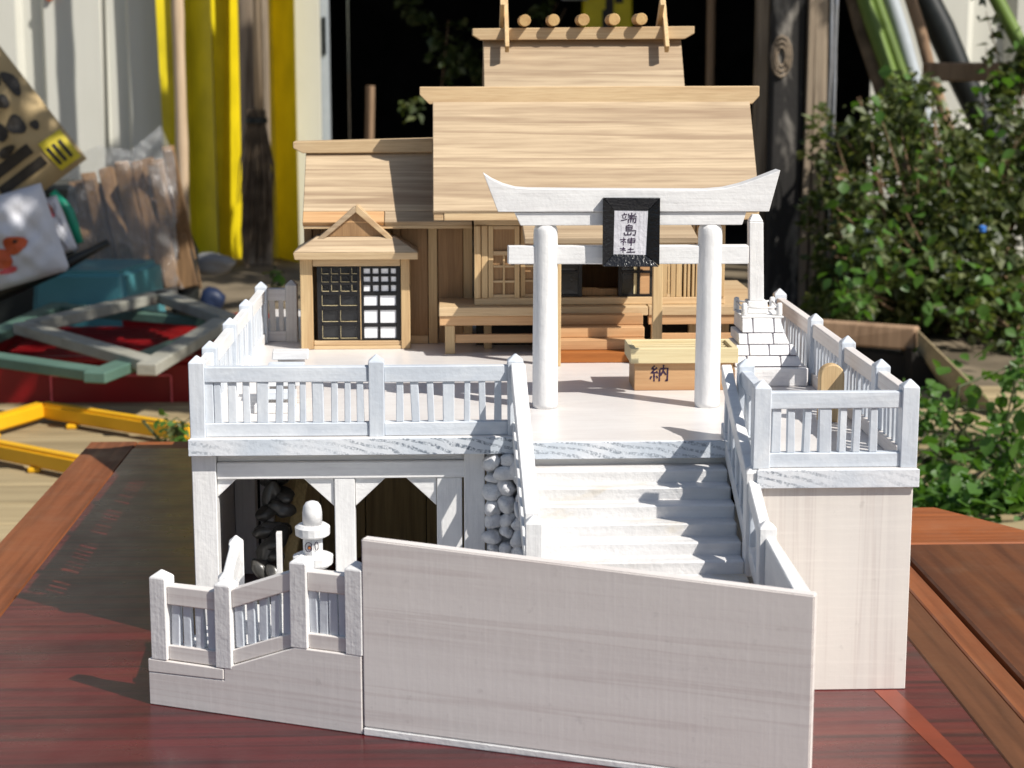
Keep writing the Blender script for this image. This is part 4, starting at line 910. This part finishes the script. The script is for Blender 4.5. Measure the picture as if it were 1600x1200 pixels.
# white sacks beneath
c2 = PX(15, 375, Y=345); e, patch, blob = sack('plastic_sack', c2, PX(100, 350, Y=345)-c2, PX(-10, 290, Y=345)-c2, 9.0, 8.5, 3, 'sackwhite', 'white plastic sack with orange fruit print under the paper sack')
blob('fruit_print', .15, -.12, .26, .2, 'redprint'); blob('fruit_print', -.25, -.35, .28, .22, 'redprint'); blob('leaf_print', -.3, .2, .12, .08, 'greenplastic'); blob('red_word', -.15, -.62, .2, .07, 'pinkprint'); blob('dark_dot', .2, -.05, .05, .04, 'print', .5)
c3 = PX(82, 355, Y=352); e, patch, blob = sack('plastic_sack', c3, PX(110, 345, Y=352)-c3, PX(66, 325, Y=352)-c3, 3.0, 5.5, 1.6, 'sackwhite', 'narrow white packet with red lettering beside the green edge')
for u, v in ((-.4, .45), (0, .5), (-.1, .2), (.3, .4)): blob('red_letter', u, v, .22, .1, 'pinkprint')
blob('orange_stripe', .35, .65, .18, .2, 'redprint')
g0, g1, g2 = PX(82, 300, Y=358), PX(108, 330, Y=358), PX(124, 380, Y=358)
top('green_tray_edge', MB().tube([g0, g1, g2], .95, 8), 'greenplastic', tuple(g2), 'curved bright green plastic rim beside the sacks', 'tray', smooth=True)
t0, t1 = PX(-40, 475, Y=350), PX(170, 378, Y=352)
dd = (t1-t0); 
top('black_bar', MB().tube([t0, t0+dd*.6+Vector((0, 0, -.6)), t1], [1.6, 1.3, .6], 8), 'darkplastic', tuple(t0), 'long black bar slanting under the white sacks', 'bar', smooth=True)
top('shade_box', MB().box((-124, 402, G), (-80, 424, 8)), 'darkplastic', (-100, 412, G), 'added black box standing for the deep shade behind the sacks on the left', 'crate', bevel=1)  # dark box added in place of the black shade behind the sacks
# firewood bag
fb = empty('firewood_bag', (-60, 400, G), 'clear plastic bags stuffed with split kindling behind the teal box', 'bag')
for k in range(15):
    px = 92+k*13+random.uniform(-4, 4); y0 = 300-(k*4.5)+random.uniform(-14, 14)
    p = PX(px+34, 450, Y=405+random.uniform(-6, 8)); q = PX(px-8 if k > 2 else px+4, y0, Y=405+random.uniform(-6, 8))
    d = (q-p).normalized(); u = Vector((0, 1, 0)).cross(d).normalized()*random.uniform(1.4, 2.4); v = d.cross(u).normalized()*random.uniform(.9, 1.8)
    MB().hexa([p-u-v, p+u-v, p+u+v, p-u+v, q-u*.8-v, q+u*.7-v, q+u*.9+v, q-u+v]).build('kindling', 'firewood', fb, bevel=.25, jit=.3)
mb = MB(); n = 16
top_l = [PX(100, 250, Y=397), PX(160, 222, Y=396), PX(205, 228, Y=396), PX(255, 200, Y=397), PX(275, 245, Y=399), PX(276, 330, Y=400)]
bot_l = [PX(120, 440, Y=397), PX(160, 445, Y=394), PX(200, 448, Y=394), PX(240, 445, Y=395), PX(268, 445, Y=397), PX(285, 448, Y=400)]
for i in range(6):
    for j in range(9):
        t = j/8; mb.v.append(top_l[i].lerp(bot_l[i], t)+Vector((random.uniform(-1.2, 1.2), random.uniform(-2.4, 1.0), random.uniform(-1, 1))))
for i in range(5):
    for j in range(8): a = i*9+j; mb.f.append((a, a+1, a+10, a+9))
mb.build('film', 'film', fb, smooth=True)
# teal box (upturned tub)
tl = empty('teal_tub', (-66, 385, G), 'upturned teal plastic tub behind the window frames', 'tub')
a0 = PX(50, 425, Y=372); a1 = PX(190, 425, Y=372)
mb = MB(); zt_ = a0.z; xx0, xx1 = a0.x, a1.x
mb.hexa([(xx0-1.3, 371, G), (xx1+1.6, 371, G), (xx1+5.5, 398, G), (xx0+1, 398, G), (xx0, 373, zt_), (xx1, 373, zt_), (xx1+4.5, 396, zt_), (xx0+3, 396, zt_)])
mb.build('tub_body', 'teal', tl, bevel=1.2, smooth=False, seg=3)
MB().hexa([(xx0-2, 370, G), (xx1+2.3, 370, G), (xx1+6.2, 399, G), (xx0, 399, G), (xx0-2, 370, G+2), (xx1+2.3, 370, G+2), (xx1+6.2, 399, G+2), (xx0, 399, G+2)]).build('rim', 'teal', tl, bevel=.4)
top('dark_bottle', MB().lathe([(3, 0), (3.2, 1), (3.2, 18), (2, 21), (1.3, 22), (1.3, 24)], (-58, 410, G), 14), 'darkplastic', (-58, 410, G), 'black bottle shape between the tub and the bamboo pole', 'bottle', smooth=True)
rk = stone_mesh('rock', 'rock', 33)
o = link('garden_rock', rk, None, tuple(PX(335, 412, Y=430))); o.scale = (5, 5, 2.6); tag(o, 'smooth grey rounded rock behind the bamboo pole foot', 'rock')
o = link('blue_bag', stone_mesh('bag', 'darkblue', 5), None, tuple(PX(332, 470, Y=425))); o.scale = (3.0, 3, 3.4); tag(o, 'dark blue crumpled bag in the shade by the broom', 'bag')
MB()
# red crate
rc = empty('red_crate', (-68, 345, G), 'low red plastic crate under the stacked window frames', 'crate')
cx0, cx1, cy0, cy1, cz = -82, -36, 311, 372, -16.2
cbox('front_panel', 'redcrate', rc, (cx0, cy0, G+.1), (cx1, cy0+1.5, cz), .3)
cbox('back_panel', 'redcrate', rc, (cx0, cy1, G+.1), (cx1, cy1+1.5, cz), .3)
cbox('side_panel', 'redcrate', rc, (cx0-1.5, cy0, G+.1), (cx0-.05, cy1+1.5, cz), .3); cbox('side_panel', 'redcrate', rc, (cx1+.05, cy0, G+.1), (cx1+1.5, cy1+1.5, cz), .3)
cbox('bottom', 'redcrate', rc, (cx0, cy0+1.6, G+1.5), (cx1, cy1-.1, G+2.5), 0)
cbox('rim', 'redcrate', rc, (cx0-2.2, cy0-.8, cz+.05), (cx1+2.2, cy0+1.0, cz+1.3), .3)
for k in range(16):
    y = cy0+4+k*3.5; cbox('grid_bar', 'redcrate', rc, (cx0, y, cz-3.0), (cx1, y+.7, cz-2.0), 0)
for k in range(9): cbox('grid_bar', 'redcrate', rc, (cx0+3+k*4.9, cy0+2, cz-4.1), (cx0+3.7+k*4.9, cy1, cz-3.05), 0)
for zz, x0, x1 in ((G+6.6, -67.5, -47), (G+1.6, -67.5, -47)): cbox('moulding', 'pinkprint', rc, (x0, cy0-.35, zz), (x1, cy0-.05, zz+.3), 0)
for x in (-67.5, -47): cbox('moulding', 'pinkprint', rc, (x, cy0-.35, G+1.9), (x+.3, cy0-.05, G+6.6), 0)
cbox('rim', 'redcrate', rc, (cx0-2.2, cy0-.8, G+.2), (cx1+2.2, cy0-.05, G+1.4), .2)
# window frames
def frame4(name, pts, wd, th, mat, label, extra=None):
    pts = [Vector(p) for p in pts]; c = sum(pts, Vector())/4
    e = empty(name, tuple(c), label, 'window frame', 'old window frames on the red crate')
    for i in range(4):
        p, q = pts[i], pts[(i+1) % 4]; d = (q-p).normalized(); up = Vector((0, 0, th)); inw = Vector((-d.y, d.x, 0)); 
        if inw.dot(c-p) < 0: inw = -inw
        inw *= wd; d2 = d*wd*.0
        a, b = p, q-d*wd*.98 if i % 2 == 0 else q-d*wd
        a = p+d*0.0
        MB().hexa([a, b, b+inw, a+inw, a+up, b+up, b+inw+up, a+inw+up]).build('frame_bar', mat, e, bevel=.2)
    return e
F1 = [PX(20, 522, Z=-12), PX(245, 588, Z=-14.5), PX(372, 508, Z=-12), PX(255, 466, Z=-12)]
frame4('window_frame', F1, 3.5, 2.0, 'framew', 'weathered pale window frame lying uppermost on the red crate')
F2 = [PX(-90, 562, Z=-14.7), PX(165, 600, Z=-14.9), PX(388, 512, Z=-14.9), PX(80, 486, Z=-14.7)]
frame4('window_frame', F2, 3.8, 1.8, 'frameg', 'faded green window frame lying beneath the pale one')
# yellow bars
def ybar(name, pts, legs, label):
    pts = [Vector(p) for p in pts]
    e = empty(name, (pts[0].x, pts[0].y, G+2), label, 'barrier', 'yellow metal frames on the planks')
    for i in range(len(pts)-1):
        p, q = pts[i], pts[i+1]; d = (q-p).normalized(); n = Vector((-d.y, d.x, 0))*1.2; up = Vector((0, 0, 2.6))
        MB().hexa([p-n, q-n, q+n, p+n, p-n+up, q-n+up, q+n+up, p+n+up]).build('bar', 'yellowbar', e, bevel=.45, seg=2)
    for l in legs: l = Vector(l); MB().box((l.x-.9, l.y-.9, G+2.01), (l.x+.9, l.y+.9, l.z)).build('foot', 'yellowbar', e, bevel=.2)
ybar('yellow_barrier', [PX(-60, 690, Z=-22.2), PX(68, 652, Z=-22.2), PX(300, 690, Z=-22.2)], [PX(113, 662, Z=-22.2), PX(-10, 678, Z=-22.2)], 'bent yellow metal frame lying farther from the table')
ybar('yellow_barrier', [PX(-80, 700, Z=-22.2), PX(160, 748, Z=-22.2)], [PX(54, 729, Z=-22.2)], 'straight yellow metal bar lying close to the table edge')

# =================================================================== BACKGROUND, RIGHT
wp = empty('weathered_post', (80, 420, G), 'tall weathered post of dark and grooved grey boards right of the shrine', 'post')
XP = lambda px, Y=420: (px-690)/FP*Y
cbox('dark_board', 'weather', wp, (XP(1182), 424, G), (XP(1202), 428, 235), .4); cbox('dark_board', 'burnt', wp, (XP(1202), 420, G), (XP(1254), 427, 235), .5, .3)
for k, (a, b) in enumerate(((1253.5, 1263), (1265, 1275), (1277, 1286))):
    mb = MB(); pts = [(XP(a)+.35*math.sin(z*.045+k), 418.5+.2*math.sin(z*.1), z) for z in range(-25, 236, 12)]
    w2 = XP(b)-XP(a)
    for p in pts: mb.v += [Vector((p[0], p[1], p[2])), Vector((p[0]+w2, p[1], p[2])), Vector((p[0]+w2, 427, p[2])), Vector((p[0], 427, p[2]))]
    for i in range(len(pts)-1):
        q = 4*i
        for j in range(4): mb.f.append((q+j, q+(j+1) % 4, q+4+(j+1) % 4, q+4+j))
    mb.f += [(3, 2, 1, 0), tuple(4*(len(pts)-1)+j for j in range(4))]
    mb.build('grooved_strip', 'weather', wp)
kn = MB()
for r in (1.1, 1.7, 2.3): kn.tube([(XP(1215)+r*math.cos(t*.52), 419.6, 36+(85-88)*.147+r*2.0*math.sin(t*.52)) for t in range(13)], .3, 5, False)
kn.build('knot', 'weather', wp, smooth=True)
mb = MB()
for (px, z0, z1) in ((1292, 10, 60), (1299, -10, 60)): mb.tube([(XP(px, 410), 410+random.uniform(-1, 1), z) for z in range(z0, z1, 8)], .45, 5)
top('wire_bundle', mb, 'steel', (XP(1292, 410), 410, G), 'pale loose wires hanging beside the weathered post', 'wire', smooth=True)
cbox_g = empty('weathered_plank', (105, 395, G), 'brown board standing half hidden in the shrub', 'board'); cbox('board', 'stickbrown', cbox_g, (XP(1300, 400), 398, G), (XP(1316, 400), 400, 12), .3)
# leaning canes and pipes
def pole(name, p0, p1, r, mat, label, cat, group=None):
    p0, p1 = Vector(p0), Vector(p1); n = 12; pts = [p0.lerp(p1, i/n)+Vector((random.uniform(-.25, .25), 0, 0)) for i in range(n+1)]
    return top(name, MB().tube(pts, [r*(1+(.08 if i % 3 == 0 else 0)) for i in range(n+1)], 10), mat, tuple(p0), label, cat, group, smooth=True)
def lean(px0, py0, px1, py1, Y):     # extend a leaning line down to the ground and up above the frame
    a, b = PX(px0, py0, Y=Y+0.0), PX(px1, py1, Y=Y); d = (b-a)/(b.z-a.z)
    lo = a+d*(G-a.z); hi = a+d*(110-a.z); lo.y -= 14; hi.y += 10; return lo, hi
GC = 'green canes leaning by the shed'
for px, lab in ((1352, 'dull green cane, leftmost of the leaning bundle'), (1368, 'bright green cane in the middle of the leaning bundle')):
    lo, hi = lean(px, 0, px+48, 165, 470); pole('green_cane', lo, hi, 1.5 if px > 1360 else 2.0, 'greenpipe', lab, 'cane', GC)
lo, hi = lean(1338, 0, 1380, 160, 476); pole('green_cane', lo, hi, 2.6, 'twig', 'dark brown cane behind the green canes', 'cane', GC)
lo, hi = lean(1390, 0, 1432, 165, 472); pole('pale_pipe', lo, hi, 1.9, 'whitepipe', 'pale grey pipe leaning right of the green canes', 'pipe')
lo, hi = lean(1422, 0, 1480, 240, 460); pole('crooked_branch', lo, hi, 1.4, 'stickbrown', 'bare brown branch leaning between pipe and black tube', 'branch')
lo, hi = lean(1446, 0, 1555, 260, 485); pole('black_tube', lo, hi, 3.6, 'darkplastic', 'thick black tube leaning against the cream wall', 'tube')
lo, hi = lean(1556, 0, 1610, 120, 440); pole('green_cane', lo, hi, 1.7, 'greenpipe', 'single green cane leaning at the top right corner', 'cane', GC)
top('cross_rail', MB().box((PX(1450, 0, Y=440).x, 438, PX(0, 128, Y=440).z), (PX(1640, 0, Y=440).x, 443, PX(0, 98, Y=440).z)), 'stickbrown', (125, 440, 30), 'horizontal brown wooden rail behind the upper leaves', 'rail', bevel=.4)
# slanted weathered timber lying behind the fence
tm = empty('slanted_timber', (80, 300, G), 'rough weathered timber frame lying below the shrubs', 'timber')
a, b, c_, d_ = PX(1270, 500, Y=330), PX(1430, 512, Y=322), PX(1430, 512, Y=322), PX(1590, 668, Y=285)
def beam(p, q, wd, th, mat, nm, drop=0):
    d = (q-p).normalized(); n = Vector((0, 1, 0)); n = (n-d*n.dot(d)).normalized()*wd; up = Vector((0, 0, -th))
    MB().hexa([p+up, q+up, q+n+up, p+n+up, p, q, q+n, p+n]).build(nm, mat, tm, bevel=.4, jit=.35)
beam(a, b, 3.5, 4.5, 'stickbrown', 'rear_beam'); beam(c_, d_, 6.0, 4.2, 'plank_x', 'sloping_plank')
beam(a+Vector((0, 1, -5)), b+Vector((0, 1, -5)), 8, 12, 'dark', 'shade_board')  # near-black filler standing in for the shadow below the rear beam
q_ = [PX(*p, Y=318) for p in ((1425, 548), (1560, 668), (1425, 668))]
MB().prism([(p.x, p.z) for p in q_], lambda x, z: (x, 318, z), lambda x, z: (x, 326, z)).build('shade_board', 'dark', tm)  # dark wedge added as the shadow under the sloping plank

# ---- foliage
def leaf_shape(L, Wd, fold=.25):
    prof = [(0, 0), (.15, .55), (.4, 1), (.7, .72), (1, 0)]
    v = []; f = []
    for t, s in prof: v.append((t*L, 0, -.10*L*t*t)); 
    for t, s in prof[1:-1]: v.append((t*L, s*Wd, fold*Wd*s-.10*L*t*t))
    for t, s in prof[1:-1]: v.append((t*L, -s*Wd, fold*Wd*s-.10*L*t*t))
    f = [(0, 1, 5), (1, 2, 6, 5), (2, 3, 7, 6), (3, 4, 7), (0, 8, 1), (1, 8, 9, 2), (2, 9, 10, 3), (3, 10, 4)]
    return v, f
def rot3():
    from mathutils import Euler
    return Euler((random.gauss(0, .7), random.gauss(.25, .6), random.uniform(0, 6.28))).to_matrix()
def clumps(centres, k, f=.42):
    out = []
    for c in centres:
        for _ in range(int(k*c[4])+1):
            q = Vector((random.gauss(0, .5), random.gauss(0, .45), random.gauss(0, .5)))
            r = random.uniform(.5, 1.3)*f
            out.append(((c[0][0]+q.x*c[1], c[0][1]+q.y*c[2], c[0][2]+q.z*c[3]), c[1]*r, c[2]*r*.8, c[3]*r, c[4]*r*r*random.uniform(.3, 1.4)))
    return out
def foliage_mb(centres, n, L0, L1, simple=True):
    mb = MB(); tot = sum(c[4] for c in centres)
    for c in centres:
        k = int(n*c[4]/tot)
        for _ in range(k):
            while True:
                q = Vector((random.uniform(-1, 1), random.uniform(-1, 1), random.uniform(-1, 1)))
                if q.length < 1: break
            q = q.normalized()*q.length**.5
            p = Vector(c[0])+Vector((q.x*c[1], q.y*c[2], q.z*c[3])); L = L0*.7+(L1-L0*.7)*random.random()**1.7; R = rot3()
            n0 = len(mb.v)
            if simple:
                w_ = L*.36
                for v in ((0, 0, 0), (L*.45, w_, .1*L), (L, 0, -.05*L), (L*.45, -w_, .1*L)): mb.v.append(p+R@Vector(v))
                mb.f += [(n0, n0+1, n0+2), (n0, n0+2, n0+3)]
    return mb
class MBF(MB): pass
def raw_build(mb, name, mat, parent):
    me = bpy.data.meshes.new(name); o = origin(parent)/S
    me.from_pydata([(v-o)*S for v in mb.v], [], mb.f); me.materials.append(M[mat]); return link(name, me, parent, tuple(o))
lv, lf = leaf_shape(1, .36)
LM = {}
for mt in ('leaf', 'leaf2'):
    me = bpy.data.meshes.new('leaf'); me.from_pydata([Vector(v)*S for v in lv], [], lf); me.materials.append(M[mt])
    for p in me.polygons: p.use_smooth = True
    LM[mt] = me
def put_leaf(parent, p, L, mt, R=None):
    o = link('leaf', LM[mt], parent, tuple(p), (R or rot3()).to_euler()); o.scale = (L, L*random.uniform(.9, 1.35), L); return o
def shrub(name, label, centres, n, L, stems, big, mat='leaf', group=None, base=None, cat='shrub', bigL=(2, 3), bigmat='leaf2'):
    e = empty(name, base, label, cat, group)
    tag(raw_build(foliage_mb(clumps(centres, 9), n, *L), 'foliage', mat, e), kind='stuff')
    mb = MB(); b = Vector(base); sp = 12 if n > 600 else (4 if n > 200 else 1)
    for k in range(stems):
        c = random.choice(centres); q = Vector(c[0])+Vector((random.uniform(-.8, .8)*c[1], random.uniform(-.8, .8)*c[2], random.uniform(-.3, .9)*c[3]))
        tk = min(1.5, L[1]/1.9); s0 = b+Vector((random.uniform(-1, 1)*sp, random.uniform(-.5, .5)*sp, 0)); m_ = s0.lerp(q, .5)+Vector((random.uniform(-5, 5), random.uniform(-3, 3), random.uniform(0, 6)))
        mb.tube([s0, m_, q], [.3*tk, .22*tk, .08], 5)
    if stems: raw_build(mb, 'stems', 'stem' if L[1] < 3 else 'stickbrown', e)
    for (px, py, Y, r, k) in big:
        for _ in range(k):
            p = PX(px+random.gauss(0, r), py+random.gauss(0, r*.8), Y=Y+random.uniform(-6, 3)); put_leaf(e, p, random.uniform(*bigL), bigmat)
    return e
def cl(px, py, Y, rx, ry, rz, wt=1): p = PX(px, py, Y=Y); return (tuple(p), rx, ry, rz, wt)
GS = 'leafy shrubs behind the table'
shrub('dense_shrub', 'dense dull green shrub right of the weathered post', [cl(1330, 260, 400, 8, 14, 16), cl(1400, 200, 405, 13, 14, 12), cl(1420, 330, 400, 15, 16, 17, 2), cl(1340, 400, 385, 10, 14, 14, 1.5), cl(1440, 440, 385, 15, 14, 12, 1.6), cl(1315, 470, 375, 6, 12, 6, .7)], 6800, (1.5, 3.9), 60,
      [(1320, 430, 360, 26, 22), (1400, 150, 375, 26, 8), (1440, 260, 372, 45, 16), (1380, 330, 370, 50, 22), (1340, 470, 350, 20, 22)], 'leaf', GS, (105, 400, G), bigL=(1.8, 3.3))
shrub('dense_shrub', 'dark bushy shrub filling the right edge under the wooden rail', [cl(1540, 330, 410, 16, 16, 14, 2), cl(1600, 250, 405, 10, 14, 16, 1.4), cl(1540, 450, 390, 18, 14, 12, 2), cl(1500, 240, 420, 8, 10, 6, .4), cl(1600, 540, 370, 9, 12, 10, 1)], 5800, (1.7, 4.2), 50,
      [(1560, 240, 380, 30, 10), (1590, 130, 400, 16, 7), (1500, 590, 330, 30, 8), (1450, 560, 330, 20, 10), (1400, 420, 350, 60, 30), (1480, 470, 350, 50, 24), (1570, 480, 350, 30, 16)], 'leaf', GS, (125, 405, G), bigL=(1.8, 3.4))
shrub('hanging_vine', 'leafy vine hanging over the top right corner', [cl(1575, 140, 425, 4, 5, 7, 1), cl(1548, 60, 430, 3, 4, 7, .5), cl(1600, 100, 425, 5, 5, 10, 1), cl(1530, 15, 430, 3, 4, 3, .2), cl(1500, 210, 425, 6, 5, 7, .8), cl(1560, 240, 420, 8, 6, 8, 1.2)], 900, (2.0, 4.2), 14, [(1560, 130, 415, 20, 12), (1500, 200, 415, 20, 8), (1590, 60, 415, 14, 7)], 'leaf', None, (132, 430, G), cat='vine')
shrub('hanging_vine', 'sparse dark vine hanging in the shed opening above the left roof', [cl(700, 60, 600, 6, 6, 9, .6), cl(760, 110, 600, 5, 6, 8, .6), cl(640, 160, 600, 4, 6, 6, .3), cl(660, 20, 600, 6, 5, 5, .4), cl(860, 20, 600, 8, 5, 5, .4)], 360, (3, 5), 4, [], 'leaf', None, (0, 605, G), cat='vine')
# near weeds with separate bright leaves
wd_ = [(1450, 630, 268, 26, 16), (1510, 600, 275, 28, 16), (1560, 640, 268, 34, 26), (1590, 580, 275, 24, 16), (1480, 700, 258, 30, 26), (1545, 740, 245, 38, 40), (1480, 760, 236, 26, 34), (1595, 720, 245, 26, 30), (1450, 735, 245, 16, 16), (1575, 785, 228, 28, 34), (1500, 790, 228, 26, 22), (1450, 785, 230, 12, 10)]
shrub('leafy_weed', 'bright green leafy weeds growing just behind the orange plank', [cl(1460, 760, 262, 3.5, 7, 5, 1), cl(1540, 740, 262, 6, 7, 8, 2), cl(1590, 640, 272, 4, 8, 9, 1), cl(1500, 800, 256, 7, 7, 4, 1.8), cl(1450, 690, 262, 3, 6, 6, .8), cl(1560, 780, 232, 7, 5, 4, 2.2), cl(1480, 790, 232, 5, 5, 3, 1.4)], 3800, (1.1, 2.3), 40, wd_, 'leaf2', GS, (76, 262, G+2), bigL=(1.5, 3.3))
shrub('small_weed', 'small green weed beside the yellow frame at the table edge', [cl(272, 668, 262, 1.6, 2, 1.6, 1)], 60, (1, 2), 3, [(262, 655, 258, 9, 7), (280, 680, 256, 8, 6)], 'leaf', None, (-37, 260, G+2), cat='weed', bigL=(1.1, 2.0))
shrub('small_weed', 'tiny green sprig seen over the small back fence by the kiosk', [cl(432, 432, 330, 1.5, 2, 1.4, 1)], 40, (1, 1.8), 3, [(432, 430, 330, 6, 6)], 'leaf', None, (-30, 332, G), cat='weed', bigL=(1.6, 2.6))
# bits of litter and flowers caught in the shrubs
o = top('blue_scrap', MB().lathe([(.7, 0), (.8, 1.0), (.3, 1.3)], tuple(PX(1535, 362, Y=372)), 10), 'blueplastic', tuple(PX(1535, 362, Y=372)), 'small bright blue plastic scrap among the leaves', 'plastic scrap')
o = top('grey_sheet', MB().prism([(0, 0), (3.4, -1), (6, 5), (4.6, 7), (2.2, 6.4)], lambda a, b: (86+a, 380, -7+b), lambda a, b: (86+a, 381.5, -7+b)), 'whitepipe', (88, 380, -8), 'crumpled pale grey plastic piece within the shrub', 'plastic scrap', bevel=.3)
# overhanging tree out of frame that dapples the yard behind
tr = empty('garden_tree', (70, 395, G), 'broad leafy tree whose crown hangs above the yard, out of frame', 'tree')
tc = [((48, 262, 176), 44, 34, 24, 2.2), ((-8, 372, 168), 34, 22, 22, 1.2), ((98, 402, 175), 40, 26, 26, 1.6), ((98, 207, 178), 30, 20, 16, 1.2), ((175, 372, 170), 40, 26, 26, 1.3), ((150, 440, 150), 34, 22, 22, .9)]
tag(raw_build(foliage_mb(tc, 5200, 5, 10), 'crown', 'leaf', tr), kind='stuff')
mb = MB(); mb.tube([(196, 400, G), (192, 398, 60), (160, 396, 130), (98, 395, 165)], [8, 7, 5.5, 3], 10); mb.tube([(160, 396, 130), (100, 350, 160), (48, 268, 170), (0, 330, 166)], [4.5, 3.5, 2.5, 1.2], 8)
raw_build(mb, 'trunk', 'weather', tr)
